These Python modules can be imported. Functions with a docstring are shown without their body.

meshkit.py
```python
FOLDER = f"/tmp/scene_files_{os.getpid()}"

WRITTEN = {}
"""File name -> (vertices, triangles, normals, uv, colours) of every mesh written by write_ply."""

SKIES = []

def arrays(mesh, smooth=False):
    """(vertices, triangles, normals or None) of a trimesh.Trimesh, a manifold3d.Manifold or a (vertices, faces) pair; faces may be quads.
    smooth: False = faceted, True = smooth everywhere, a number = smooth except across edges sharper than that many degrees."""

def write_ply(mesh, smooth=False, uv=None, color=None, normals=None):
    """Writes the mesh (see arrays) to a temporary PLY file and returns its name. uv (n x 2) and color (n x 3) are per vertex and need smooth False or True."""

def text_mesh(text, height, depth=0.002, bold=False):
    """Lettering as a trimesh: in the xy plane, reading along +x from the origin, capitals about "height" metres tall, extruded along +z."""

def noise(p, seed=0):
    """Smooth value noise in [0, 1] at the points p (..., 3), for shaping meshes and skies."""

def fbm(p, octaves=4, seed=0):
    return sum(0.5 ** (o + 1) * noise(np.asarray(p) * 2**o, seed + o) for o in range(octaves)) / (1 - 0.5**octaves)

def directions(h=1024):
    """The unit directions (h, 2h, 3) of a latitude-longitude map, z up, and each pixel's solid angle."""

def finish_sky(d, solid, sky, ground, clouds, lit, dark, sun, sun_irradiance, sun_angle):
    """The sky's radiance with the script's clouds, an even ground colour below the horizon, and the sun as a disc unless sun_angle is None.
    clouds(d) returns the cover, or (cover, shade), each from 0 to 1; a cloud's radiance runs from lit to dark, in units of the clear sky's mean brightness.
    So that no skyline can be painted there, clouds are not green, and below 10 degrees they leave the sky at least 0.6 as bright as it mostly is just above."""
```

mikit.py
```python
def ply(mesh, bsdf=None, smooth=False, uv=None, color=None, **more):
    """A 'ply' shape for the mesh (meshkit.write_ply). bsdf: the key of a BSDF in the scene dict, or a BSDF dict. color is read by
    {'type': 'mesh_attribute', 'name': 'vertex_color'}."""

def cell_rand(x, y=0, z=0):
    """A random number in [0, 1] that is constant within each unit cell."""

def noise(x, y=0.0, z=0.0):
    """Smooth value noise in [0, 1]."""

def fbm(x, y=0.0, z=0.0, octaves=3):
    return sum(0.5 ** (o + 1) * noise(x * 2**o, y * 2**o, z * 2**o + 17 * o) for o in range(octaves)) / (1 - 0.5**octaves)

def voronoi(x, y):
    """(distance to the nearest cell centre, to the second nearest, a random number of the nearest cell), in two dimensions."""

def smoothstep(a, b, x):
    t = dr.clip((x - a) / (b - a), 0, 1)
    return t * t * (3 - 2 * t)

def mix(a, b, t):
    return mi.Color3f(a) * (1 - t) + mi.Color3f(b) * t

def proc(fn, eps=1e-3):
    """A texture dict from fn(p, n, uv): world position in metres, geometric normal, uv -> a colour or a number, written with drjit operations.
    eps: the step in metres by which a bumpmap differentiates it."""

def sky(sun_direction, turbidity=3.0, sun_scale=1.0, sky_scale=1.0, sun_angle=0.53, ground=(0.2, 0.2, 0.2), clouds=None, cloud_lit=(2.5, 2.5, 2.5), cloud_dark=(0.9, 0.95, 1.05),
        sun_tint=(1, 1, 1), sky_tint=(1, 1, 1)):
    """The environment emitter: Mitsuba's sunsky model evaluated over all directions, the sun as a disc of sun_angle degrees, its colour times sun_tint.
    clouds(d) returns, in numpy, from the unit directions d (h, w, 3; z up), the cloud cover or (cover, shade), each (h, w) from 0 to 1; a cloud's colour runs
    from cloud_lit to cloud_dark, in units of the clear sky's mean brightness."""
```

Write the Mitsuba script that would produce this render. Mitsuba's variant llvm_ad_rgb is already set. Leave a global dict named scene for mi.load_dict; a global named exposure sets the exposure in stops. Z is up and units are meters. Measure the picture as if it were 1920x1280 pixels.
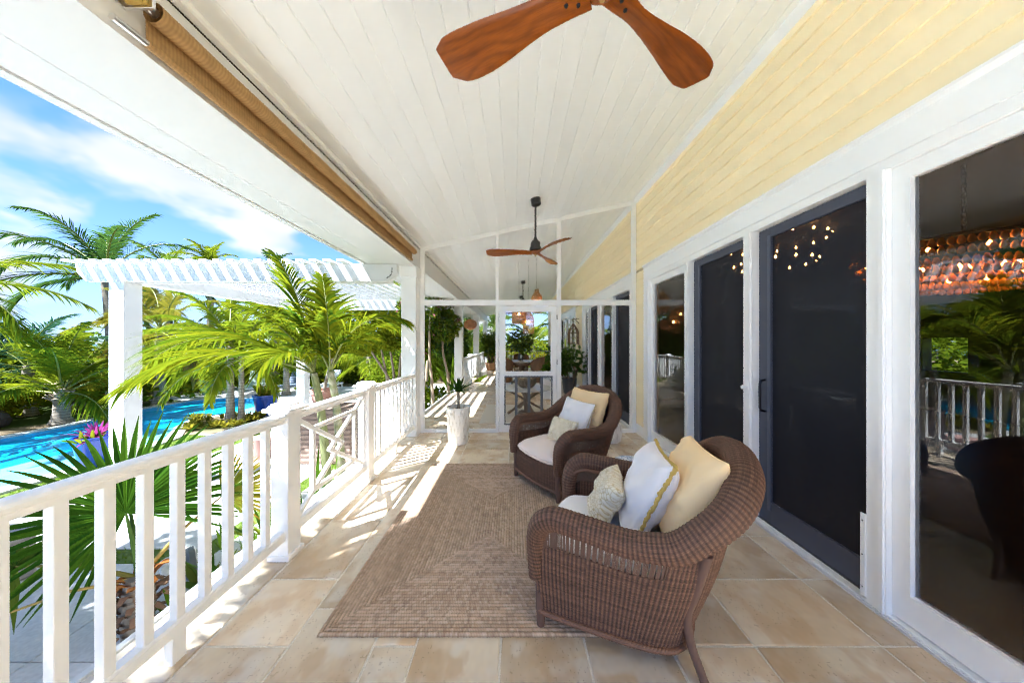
import math, random
import numpy as np
import drjit as dr
import mitsuba as mi
import trimesh
from shapely.geometry import Polygon
import mikit
from mikit import noise, fbm, voronoi, cell_rand, smoothstep, mix, proc
import meshkit

T = mi.ScalarTransform4f
scene, labels = {}, {}
rng = np.random.default_rng(11)
PI = math.pi

# ------------------------------------------------------------------ camera, sky, exposure
EYE = (0.0, 0.0, 1.45)
scene['camera'] = dict(type='perspective', fov=2 * math.degrees(math.atan(960 / 560.0)), fov_axis='x', near_clip=0.02, far_clip=3000.0,
                       principal_point_offset_x=-3 / 1920.0, principal_point_offset_y=-2 / 1280.0,
                       to_world=T().look_at(origin=EYE, target=(0, 1, EYE[2]), up=(0, 0, 1)))


def clouds(d):
    z = np.maximum(d[..., 2], 0.0)
    q = np.stack([d[..., 0] / (z + 0.30), d[..., 1] / (z + 0.30), np.full_like(z, 0.35)], -1)
    w = meshkit.fbm(q * 2.2 + 9, 3, seed=2)[..., None] - 0.5
    big = meshkit.fbm(q * 1.1 + 8.7, 2, seed=14)
    n = meshkit.fbm(q * 2.0 + 8.7 + 0.35 * w, 6, seed=5) * 0.62 + big * 0.38
    n2 = meshkit.fbm((q + np.array([-0.10, -0.07, 0])) * 2.0 + 8.7 + 0.35 * w, 4, seed=5) * 0.62 + big * 0.38
    c = np.clip((n - 0.53) / 0.08, 0, 1)
    c = c * c * (3 - 2 * c)
    c = np.maximum(c, 0.32 * np.clip((0.34 - z) / 0.34, 0, 1) ** 1.5)
    return c * 0.95, np.clip((n2 - 0.49) / 0.16, 0, 1) * 0.6


scene['sky'] = mikit.sky((-1.0, -0.75, 1.76), turbidity=2.6, sky_scale=0.40, sky_tint=(0.62, 0.84, 1.20), sun_tint=(0.73, 0.935, 1.30), clouds=clouds,
                         cloud_lit=(1.65, 1.68, 1.74), cloud_dark=(1.0, 1.1, 1.3))
exposure = 4.32
scene['sky']['sampling_weight'] = 40.0

# ------------------------------------------------------------------ mesh helpers
CHAMF = []
for sx in (-1, 1):
    for sy in (-1, 1):
        for sz in (-1, 1):
            for k in range(3):
                CHAMF.append(([sx, sy, sz], k))
_sig = np.array([c[0] for c in CHAMF], float)
_ins = np.array([[0 if i == c[1] else 1 for i in range(3)] for c in CHAMF], float)
_hull = trimesh.convex.convex_hull(trimesh.PointCloud(_sig * (1 - 0.2 * _ins)))
_look = {tuple(np.round(v, 4)): i for i, v in enumerate(_sig * (1 - 0.2 * _ins))}
_remap = [_look[tuple(np.round(v, 4))] for v in _hull.vertices]
_CF = np.array([[_remap[i] for i in f] for f in _hull.faces])
BOXV = np.array([[x, y, z] for x in (-1, 1) for y in (-1, 1) for z in (-1, 1)], float)
BOXF = np.array([[0, 1, 3], [0, 3, 2], [4, 6, 7], [4, 7, 5], [0, 4, 5], [0, 5, 1], [2, 3, 7], [2, 7, 6], [0, 2, 6], [0, 6, 4], [1, 5, 7], [1, 7, 3]])


def nrm(a):
    a = np.asarray(a, float)
    return a / (np.linalg.norm(a, axis=-1, keepdims=True) + 1e-12)


class MB:
    """Collects triangles of one piece; col = vertex colour, uv optional."""

    def __init__(self, col=(0.5, 0.5, 0.5)):
        self.v, self.f, self.c, self.t, self.n, self.col = [], [], [], [], 0, col

    def add(self, v, f, col=None, uv=None):
        v = np.asarray(v, float)
        f = np.asarray(f, int)
        if f.shape[1] == 4:
            f = np.vstack([f[:, [0, 1, 2]], f[:, [0, 2, 3]]])
        self.v.append(v)
        self.f.append(f + self.n)
        self.n += len(v)
        c = np.broadcast_to(np.asarray(self.col if col is None else col, float), v.shape)
        self.c.append(c)
        self.t.append(np.zeros((len(v), 2)) if uv is None else np.broadcast_to(np.asarray(uv, float), (len(v), 2)))
        return self

    def box(self, lo, hi, ch=0.0, R=None, at=None, col=None, uv=None):
        lo, hi = np.asarray(lo, float), np.asarray(hi, float)
        c, h = (lo + hi) / 2, np.abs(hi - lo) / 2
        if ch > 0:
            ch = min(ch, 0.45 * h.min() * 2)
            v, f = _sig * (h - ch * _ins), _CF
        else:
            v, f = BOXV * h, BOXF
        v = v + c
        if R is not None:
            v = v @ np.asarray(R).T
        if at is not None:
            v = v + np.asarray(at)
        return self.add(v, f, col, uv)

    def bar(self, a, b, w, t, up=(0, 0, 1), ch=0.0, col=None):
        a, b = np.asarray(a, float), np.asarray(b, float)
        y = nrm(b - a)
        x = nrm(np.cross(y, np.asarray(up, float)))
        z = np.cross(x, y)
        L = np.linalg.norm(b - a)
        return self.box((-w / 2, 0, -t / 2), (w / 2, L, t / 2), ch, np.stack([x, y, z], 1), a, col)

    def tube(self, p, r, sides=8, cap=True, col=None, squash=None):
        p = np.asarray(p, float)
        r = np.broadcast_to(np.asarray(r, float), (len(p),))
        t = nrm(np.gradient(p, axis=0))
        a = np.zeros_like(p)
        ref = np.array([0, 0, 1.0]) if abs(t[0, 2]) < 0.9 else np.array([1.0, 0, 0])
        a0 = nrm(np.cross(t[0], ref))
        for i in range(len(p)):
            a0 = nrm(a0 - t[i] * np.dot(a0, t[i]))
            a[i] = a0
        b = np.cross(t, a)
        ang = np.arange(sides) * 2 * PI / sides
        v = p[:, None] + r[:, None, None] * (np.cos(ang)[None, :, None] * a[:, None] + np.sin(ang)[None, :, None] * b[:, None])
        i, j = np.meshgrid(np.arange(len(p) - 1), np.arange(sides), indexing='ij')
        q = np.stack([i * sides + j, i * sides + (j + 1) % sides, (i + 1) * sides + (j + 1) % sides, (i + 1) * sides + j], -1).reshape(-1, 4)
        f = np.vstack([q[:, [0, 1, 2]], q[:, [0, 2, 3]]])
        v = v.reshape(-1, 3)
        if cap:
            v = np.vstack([v, p[:1], p[-1:]])
            n, m = len(p) * sides, (len(p) - 1) * sides
            jj = np.arange(sides)
            f = np.vstack([f, np.stack([jj * 0 + n, (jj + 1) % sides, jj], 1), np.stack([jj * 0 + n + 1, m + jj, m + (jj + 1) % sides], 1)])
        return self.add(v, f, col)

    def lathe(self, prof, at=(0, 0, 0), sides=32, col=None, rfun=None):
        prof = np.asarray(prof, float)
        ang = np.arange(sides) * 2 * PI / sides
        rr = prof[:, :1] * (1 if rfun is None else rfun(ang[None], prof[:, 1:]))
        v = np.stack([rr * np.cos(ang), rr * np.sin(ang), np.broadcast_to(prof[:, 1:], (len(prof), sides))], -1).reshape(-1, 3) + np.asarray(at)
        i, j = np.meshgrid(np.arange(len(prof) - 1), np.arange(sides), indexing='ij')
        q = np.stack([i * sides + j, i * sides + (j + 1) % sides, (i + 1) * sides + (j + 1) % sides, (i + 1) * sides + j], -1).reshape(-1, 4)
        uv = np.stack([np.broadcast_to(ang, (len(prof), sides)), np.broadcast_to(prof[:, 1:], (len(prof), sides))], -1).reshape(-1, 2)
        return self.add(v, q, col, uv)

    def grid(self, P, col=None, uv=None, wrap=False):
        """P (n, m, 3) points"""
        n, m = P.shape[:2]
        i, j = np.meshgrid(np.arange(n - 1), np.arange(m if wrap else m - 1), indexing='ij')
        q = np.stack([i * m + j, i * m + (j + 1) % m, (i + 1) * m + (j + 1) % m, (i + 1) * m + j], -1).reshape(-1, 4)
        return self.add(P.reshape(-1, 3), q, None if col is None else np.asarray(col).reshape(-1, 3), None if uv is None else uv.reshape(-1, 2))

    def prism(self, prof, a, b, axis='y', col=None):
        """prof: 2-D outline; axis 'y': (x, z) swept from y=a to b; 'x': (y, z); 'z': (x, y)"""
        m = trimesh.creation.extrude_polygon(Polygon(prof), b - a, engine='earcut')
        v = np.array(m.vertices)
        f = np.array(m.faces)
        if axis == 'y':
            v = np.stack([v[:, 0], v[:, 2] + a, v[:, 1]], 1)
            f = f[:, ::-1]
        elif axis == 'x':
            v = np.stack([v[:, 2] + a, v[:, 0], v[:, 1]], 1)
        else:
            v = np.stack([v[:, 0], v[:, 1], v[:, 2] + a], 1)
        return self.add(v, f, col)

    def mesh(self):
        return np.vstack(self.v), np.vstack(self.f)

    def xf(self, M):
        """moves everything so far by a 4 x 4 matrix"""
        M = np.asarray(M)
        self.v = [v @ M[:3, :3].T + M[:3, 3] for v in self.v]
        return self


def free(key):
    if key not in scene and key not in labels:
        return key
    k = 1
    while f'{key}_{k:03d}' in scene or f'{key}_{k:03d}' in labels:
        k += 1
    return f'{key}_{k:03d}'


def put(mb, name, mat, parent=None, smooth=False, label=None, cat=None, group=None, kind=None, keep=False):
    """One shape entry. mb: MB or (v, f)."""
    key = free(name if parent is None else f'{parent}__{name}')
    if isinstance(mb, MB):
        v, f = mb.mesh()
        sm = smooth if isinstance(smooth, bool) else smooth
        if sm is False:                       # faceted, keep colours
            sh = mikit.ply((v, f), mat, False, uv=np.vstack(mb.t), color=np.vstack(mb.c))
        elif sm is True:
            sh = mikit.ply((v, f), mat, True, uv=np.vstack(mb.t), color=np.vstack(mb.c))
        else:                                 # angle: split by hand so colours survive
            tv, c, t = v[f].reshape(-1, 3), np.vstack(mb.c)[f].reshape(-1, 3), np.vstack(mb.t)[f].reshape(-1, 2)
            n = smooth_normals(v, f, sm)
            path = meshkit.write_ply((tv, np.arange(len(tv)).reshape(-1, 3)), False, t, c, normals=n)
            sh = dict(type='ply', filename=path, face_normals=False, bsdf=dict(type='ref', id=mat))
    else:
        sh = mikit.ply(mb, mat, smooth)
    scene[key] = sh
    info = {k: x for k, x in (('label', label), ('category', cat), ('group', group), ('kind', kind)) if x}
    if info:
        labels[key] = info
    return key


def smooth_normals(v, f, ang):
    """corner normals, averaged over faces around a vertex within ang degrees"""
    fn = np.cross(v[f[:, 1]] - v[f[:, 0]], v[f[:, 2]] - v[f[:, 0]])
    un = nrm(fn)
    r = np.unique(np.round(v, 5), axis=0, return_inverse=True)[1].reshape(-1)
    corner = r[f].reshape(-1)
    order = np.argsort(corner, kind='stable')
    out = np.zeros((len(f) * 3, 3))
    face = np.repeat(np.arange(len(f)), 3)
    ca = math.cos(math.radians(ang))
    starts = np.flatnonzero(np.r_[True, np.diff(corner[order]) > 0, True])
    size = np.diff(starts)
    for s in np.unique(size):
        idx = order[(starts[:-1][size == s])[:, None] + np.arange(s)]
        fc = face[idx]
        dots = np.einsum('gij,gkj->gik', un[fc], un[fc]) >= ca
        out[idx.reshape(-1)] = np.einsum('gik,gkj->gij', dots.astype(float), fn[fc]).reshape(-1, 3)
    return nrm(out)


def thing(name, label, cat, group=None):
    key = free(name)
    labels[key] = {'label': label, 'category': cat}
    if group:
        labels[key]['group'] = group
    return key


# ------------------------------------------------------------------ materials
VC = {'type': 'mesh_attribute', 'name': 'vertex_color'}


def rgb(*c):
    return {'type': 'rgb', 'value': list(c)}


def bsdf(key, inner, two=True, bump=None, scale=0.001, eps=1e-3):
    if bump is not None:
        inner = {'type': 'bumpmap', 'tex': proc(bump, eps), 'scale': scale, 'inner': inner}
    scene[key] = {'type': 'twosided', 'inner': inner} if two else inner


def prin(color, rough=0.5, **k):
    return {'type': 'principled', 'base_color': color, 'roughness': rough, **k}


bsdf('white_paint', prin(rgb(0.845, 0.845, 0.84), 0.36, specular=0.45))
bsdf('weathered_paint', prin(rgb(0.69, 0.685, 0.675), 0.5, specular=0.35))
bsdf('matt', prin(VC, 0.75, specular=0.3))
bsdf('satin', prin(VC, 0.35, specular=0.5))
bsdf('gloss', prin(VC, 0.24, specular=0.6))
bsdf('metal', prin(VC, 0.28, metallic=1.0))
bsdf('leaf', {'type': 'principledthin', 'base_color': VC, 'roughness': 0.42, 'diff_trans': 1.1, 'eta': 1.4}, two=False)


def f_siding(p, n, uv):
    return mi.Color3f(0.92, 0.79, 0.53) * (0.975 + 0.05 * (uv.x - 0.5))


bsdf('siding_paint', prin(proc(f_siding), 0.5, specular=0.35))


def f_ceil(p, n, uv):
    return mi.Color3f(0.875, 0.90, 0.915) * (0.98 + 0.03 * (uv.x - 0.5))


bsdf('ceiling_paint', prin(proc(f_ceil), 0.45, specular=0.4))


def f_trav(p, n, uv):
    a = fbm(p.x * 3.1 + uv.x * 37, p.y * 3.1 + uv.y * 23, 1.0, 4)
    b = fbm(p.x * 11 + uv.y * 9, p.y * 8 + uv.x * 31, 5.0, 4)
    c = noise(p.x * 55, p.y * 40 + uv.x * 11, 3.0)
    base = mix((0.59, 0.45, 0.305), (0.72, 0.61, 0.465), smoothstep(0.3, 0.7, a))
    base = mix(base, mi.Color3f(0.52, 0.345, 0.19), smoothstep(0.46, 0.74, b) * 0.52)
    base = mix(base, mi.Color3f(0.72, 0.66, 0.58), smoothstep(0.62, 0.8, fbm(p.x * 6 + uv.x * 5, p.y * 7, 9.0, 3)) * 0.6)
    pit = smoothstep(0.84, 0.90, noise(p.x * 130, p.y * 95, 7.0)) * smoothstep(0.45, 0.6, fbm(p.x * 7, p.y * 7 + uv.x * 3, 4.0, 2))
    base = mix(base, mi.Color3f(0.25, 0.17, 0.10), pit * 0.35)
    return base * (0.80 + 0.30 * uv.x + 0.05 * (c - 0.5))


def b_trav(p, n, uv):
    pit = smoothstep(0.84, 0.90, noise(p.x * 130, p.y * 95, 7.0)) * smoothstep(0.45, 0.6, fbm(p.x * 7, p.y * 7 + uv.x * 3, 4.0, 2))
    return 0.6 * fbm(p.x * 9, p.y * 9, 0.0, 3) + 0.15 * noise(p.x * 70, p.y * 70, 1.0) - 0.3 * pit


def r_trav(p, n, uv):
    return 0.20 + 0.18 * fbm(p.x * 5 + 11, p.y * 5 + uv.x * 7, 2.0, 3)


bsdf('travertine', prin(proc(f_trav), proc(r_trav), specular=0.55), bump=b_trav, scale=0.0016)


def f_grout(p, n, uv):
    return mix((0.60, 0.54, 0.45), (0.76, 0.71, 0.63), fbm(p.x * 13, p.y * 13, 0.0, 3)) * (0.85 + 0.3 * noise(p.x * 200, p.y * 200, 1.0))


bsdf('grout', prin(proc(f_grout), 0.8, specular=0.2))


def f_pave(p, n, uv):
    return mix((0.52, 0.51, 0.495), (0.66, 0.655, 0.64), fbm(p.x * 1.7, p.y * 1.7, 0.0, 4)) * (0.9 + 0.15 * noise(p.x * 60, p.y * 60, 1.0)) * (0.92 + 0.12 * uv.x)


bsdf('paving', prin(proc(f_pave), 0.7, specular=0.3))


def f_soil(p, n, uv):
    a = fbm(p.x * 0.8, p.y * 0.8, 0.0, 4)
    return mix(mix((0.11, 0.075, 0.045), (0.26, 0.20, 0.13), a), mi.Color3f(0.05, 0.07, 0.02), smoothstep(0.45, 0.6, fbm(p.x * 0.3, p.y * 0.3, 4.0, 3)))


bsdf('soil', prin(proc(f_soil), 0.9, specular=0.1))


def f_water(p, n, uv):
    shelf = smoothstep(-0.05, 0.05, (p.x + 9.9) + 0.15 * (noise(p.y * 0.8, p.x, 0.0) - 0.5))
    caust = noise(p.x * 3.2 + 1.6 * noise(p.x * 2, p.y * 2, 0.0), p.y * 3.2 + 1.6 * noise(p.x * 2, p.y * 2, 9.0), 0.0)
    c = mix((0.004, 0.40, 0.68), (0.13, 0.56, 0.70), shelf)
    return c * (0.92 + 0.16 * smoothstep(0.45, 0.8, caust))


def b_water(p, n, uv):
    return fbm(p.x * 2.2, p.y * 5.0, 0.0, 3) + 0.4 * noise(p.x * 14, p.y * 20, 2.0)


bsdf('water', prin(proc(f_water), 0.24, specular=0.3), bump=b_water, scale=0.010)


def f_wood(p, n, uv):
    w = fbm(uv.x * 5, uv.y * 34, 3.0, 3)
    g = 0.5 + 0.5 * dr.sin((uv.y * 34 + 5.5 * fbm(uv.x * 3.4, uv.y * 9, 1.0, 3)) * 4.0)
    f = noise(uv.x * 30, uv.y * 420, 2.0)
    return mix(mix((0.19, 0.041, 0.003), (0.31, 0.078, 0.005), w), mi.Color3f(0.115, 0.025, 0.003), 0.45 * g * g) * (0.82 + 0.3 * f)


bsdf('teak', prin(proc(f_wood), 0.33, specular=0.5))


def weave(uv, a=0.039, b=0.0056):
    row = dr.floor(uv.y / b)
    fr = uv.y / b - row
    prof = dr.sqrt(dr.maximum(0.0, 1 - dr.square(2 * fr - 1)))
    ph = uv.x / a + 0.5 * row
    over = 0.5 + 0.5 * dr.cos(2 * PI * ph)
    return prof, over, row, ph


def f_wick(p, n, uv):
    prof, over, row, ph = weave(uv)
    s = cell_rand(row, dr.floor(uv.x * 4), 1)
    s2 = noise(uv.x * 60, row * 3.7, 2.0)
    c = mix((0.085, 0.038, 0.025), (0.205, 0.100, 0.064), 0.6 * s + 0.4 * s2)
    stake = 0.5 + 0.5 * dr.cos(2 * PI * uv.x / 0.0195)
    return c * (0.62 + 0.38 * prof) * (0.52 + 0.62 * stake)


def b_wick(p, n, uv):
    prof, over, row, ph = weave(uv)
    return prof * (0.25 + 0.75 * over)


bsdf('wicker', prin(proc(f_wick), 0.42, specular=0.5), bump=b_wick, scale=0.0032, eps=4e-4)


def b_cloth(p, n, uv):
    return 0.5 * (0.5 + 0.5 * dr.sin(uv.x * 1300)) * (0.5 + 0.5 * dr.sin(uv.y * 1300)) + 0.9 * noise(uv.x * 60, uv.y * 60, 0.0)


bsdf('cloth', prin(VC, 0.9, sheen=0.4, specular=0.15), bump=b_cloth, scale=0.0016, eps=4e-4)


def b_brocade(p, n, uv):
    d1, d2, c = voronoi(uv.x * 55, uv.y * 55)
    return smoothstep(0.0, 0.35, d2 - d1)


def f_brocade(p, n, uv):
    d1, d2, c = voronoi(uv.x * 55, uv.y * 55)
    return mix((0.62, 0.47, 0.23), (0.82, 0.76, 0.62), smoothstep(0.02, 0.22, d2 - d1)) * (0.9 + 0.15 * c)


bsdf('brocade', prin(proc(f_brocade), 0.7, specular=0.3, sheen=0.3), bump=b_brocade, scale=0.004, eps=6e-4)


def f_rug(p, n, uv):                      # uv.x = along the braid, uv.y = ring number and place across it
    ring = dr.floor(uv.y)
    k = uv.x * 75 + 0.5 * ring
    st = dr.abs(dr.sin(PI * (k + 1.3 * (uv.y - ring - 0.5))))
    r = cell_rand(ring, 3, 1)
    c = mix((0.50, 0.345, 0.24), (0.63, 0.465, 0.34), smoothstep(0.2, 0.85, noise(uv.x * 18, ring * 7.3, 1.0) * 0.5 + 0.5 * r))
    c = mix(c, mi.Color3f(0.70, 0.56, 0.43), smoothstep(0.55, 0.75, noise(uv.x * 85 + ring * 3.3, ring * 1.7, 4.0)) * 0.55)
    c = mix(c, mi.Color3f(0.30, 0.20, 0.14), smoothstep(0.6, 0.75, noise(uv.x * 70 + ring * 9.1, ring * 2.3, 8.0)) * 0.45)
    edge = smoothstep(0.5, 0.30, dr.abs(uv.y - ring - 0.5))
    return c * (0.80 + 0.20 * st) * (0.55 + 0.45 * edge)


def b_rug(p, n, uv):
    ring = dr.floor(uv.y)
    k = uv.x * 75 + 0.5 * ring
    return dr.abs(dr.sin(PI * (k + 1.3 * (uv.y - ring - 0.5)))) + 0.5 * noise(uv.x * 300, uv.y * 6, 0.0)


bsdf('braid', prin(proc(f_rug), 0.95, specular=0.1), bump=b_rug, scale=0.0022, eps=6e-4)


def f_bark(p, n, uv):
    a = fbm(p.x * 14, p.y * 14, p.z * 30, 4)
    ring = smoothstep(0.75, 0.95, 0.5 + 0.5 * dr.sin(p.z * 75 + 2 * noise(p.x * 8, p.y * 8, p.z * 3)))
    return mix((0.20, 0.16, 0.12), (0.38, 0.33, 0.27), a) * (1 - 0.4 * ring)


bsdf('bark', prin(proc(f_bark), 0.85, specular=0.2))


def f_whitewash(p, n, uv):
    a = fbm(p.x * 40, p.y * 40, p.z * 9, 4)
    return mix((0.62, 0.58, 0.52), (0.80, 0.78, 0.74), smoothstep(0.28, 0.5, a))


bsdf('whitewash', prin(proc(f_whitewash), 0.7, specular=0.2))


def f_blue_white(p, n, uv):
    d1, d2, c = voronoi(p.x * 24 + p.z * 7, p.y * 24 - p.z * 13)
    return mix((0.16, 0.24, 0.47), (0.82, 0.84, 0.86), smoothstep(0.06, 0.16, d2 - d1) * smoothstep(0.02, 0.12, dr.abs(d1 - 0.25)))


bsdf('porcelain', prin(proc(f_blue_white), 0.25, specular=0.5))


def f_shade(p, n, uv):
    w = 0.5 + 0.5 * dr.sin(p.y * 420)
    return mi.Color3f(0.40, 0.235, 0.10) * (0.82 + 0.18 * w) * (0.9 + 0.2 * noise(p.y * 30, p.z * 80, 0.0))


bsdf('shade_cloth', prin(proc(f_shade), 0.7, specular=0.2))
scene['glass'] = {'type': 'thindielectric', 'int_ior': 1.52, 'specular_transmittance': rgb(0.36, 0.38, 0.40)}
scene['dark_mesh'] = {'type': 'mask', 'opacity': 0.72, 'bsdf': {'type': 'twosided', 'inner': prin(rgb(0.014, 0.016, 0.026), 0.45, specular=0.3)}}
scene['fine_mesh'] = {'type': 'thindielectric', 'int_ior': 1.06, 'specular_transmittance': rgb(0.94, 0.94, 0.94)}
WHITE = (0.84, 0.835, 0.815)
NAVY = (0.052, 0.058, 0.082)
BLACK = (0.014, 0.014, 0.015)
# ================================================================== the setting: floor, ceiling, house wall
XL, XR, Y0, Y1 = -1.51, 1.985, -0.95, 17.2          # inner beam face, wall face, porch ends
GZ = -0.90                                          # garden level
CZ0, CS = 2.985, 0.219                              # ceiling height at XL and its slope


def ceil_z(x):
    return CZ0 + CS * (x - XL)


# porch floor: slab with grout bed, tiles laid in a random pattern of four sizes
m = MB()
m.box((-1.86, Y0, GZ - 0.2), (2.02, Y1, -0.007))
put(m, 'porch_floor', 'grout', kind='structure')
U = 0.2032


def tile_field(x0, nx, y0, ny, seed):
    r = random.Random(seed)
    used = np.zeros((nx, ny), bool)
    out = []
    for j in range(ny):
        for i in range(nx):
            if used[i, j]:
                continue
            opts = [(3, 2), (2, 3), (2, 2), (2, 2), (3, 2), (2, 1), (1, 2), (1, 1)]
            r.shuffle(opts)
            opts.sort(key=lambda o: -o[0] * o[1] + r.uniform(0, 3.2))
            for a, b in opts + [(1, 1)]:
                if i + a <= nx and j + b <= ny and not used[i:i + a, j:j + b].any():
                    used[i:i + a, j:j + b] = True
                    out.append((x0 + i * U, y0 + j * U, a * U, b * U))
                    break
    return out


def tile_piece(mb, x, y, a, b, r):
    g = 0.0046 + 0.0014 * r.random()
    z = -0.0025 + r.uniform(-0.0011, 0.0011)
    n = 5
    j = lambda: r.uniform(-0.0022, 0.0022)
    lo, hi = (x + g, y + g), (x + a - g, y + b - g)
    ring = []
    for k in range(n):
        ring.append((lo[0] + (hi[0] - lo[0]) * k / n, lo[1] + j()))
    for k in range(n):
        ring.append((hi[0] + j(), lo[1] + (hi[1] - lo[1]) * k / n))
    for k in range(n):
        ring.append((hi[0] - (hi[0] - lo[0]) * k / n, hi[1] + j()))
    for k in range(n):
        ring.append((lo[0] + j(), hi[1] - (hi[1] - lo[1]) * k / n))
    ring = np.array(ring)
    c = ring.mean(0)
    N = len(ring)
    inn = c + (ring - c) * (1 - 0.004 / (np.abs(ring - c).max(1, keepdims=True)))
    v = np.vstack([np.c_[ring, np.full(N, -0.02)], np.c_[ring, np.full(N, z - 0.0028)], np.c_[inn, np.full(N, z)], [[c[0], c[1], z]]])
    k = np.arange(N)
    k1 = (k + 1) % N
    f = np.vstack([np.stack([k, k1, N + k1], 1), np.stack([k, N + k1, N + k], 1), np.stack([N + k, N + k1, 2 * N + k1], 1), np.stack([N + k, 2 * N + k1, 2 * N + k], 1),
                   np.stack([2 * N + k, 2 * N + k1, np.full(N, 3 * N)], 1)])
    mb.add(v, f, uv=(r.random(), r.random()))


rt = random.Random(3)
tiles = tile_field(-1.485, 17, -0.60, 28, 8)
for t in tiles:
    m = MB()
    tile_piece(m, *t, rt)
    put(m, 'tile', 'travertine', 'porch_floor')
k = 0
y = -0.6
while y < 4.9:                                       # border row of long tiles under the railing
    L = (0.61, 0.41, 0.61, 0.5)[k % 4]
    m = MB()
    tile_piece(m, -1.855, y, 0.366, L, rt)
    put(m, 'tile', 'travertine', 'porch_floor')
    y += L
    k += 1
m = MB()
for t in tile_field(-1.855, 18, 28 * U - 0.6, 56, 9):
    tile_piece(m, *t, rt)
for t in tile_field(-1.855, 18, -0.60 - U, 1, 4):
    tile_piece(m, *t, rt)
put(m, 'distant_tiles', 'travertine', 'porch_floor', kind='stuff')
m = MB()
m.box((-1.90, Y0, -0.05), (-1.862, Y1, 0.004), 0.004, col=(0.62, 0.62, 0.61))
put(m, 'edge_track', 'satin', 'porch_floor')

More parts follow.
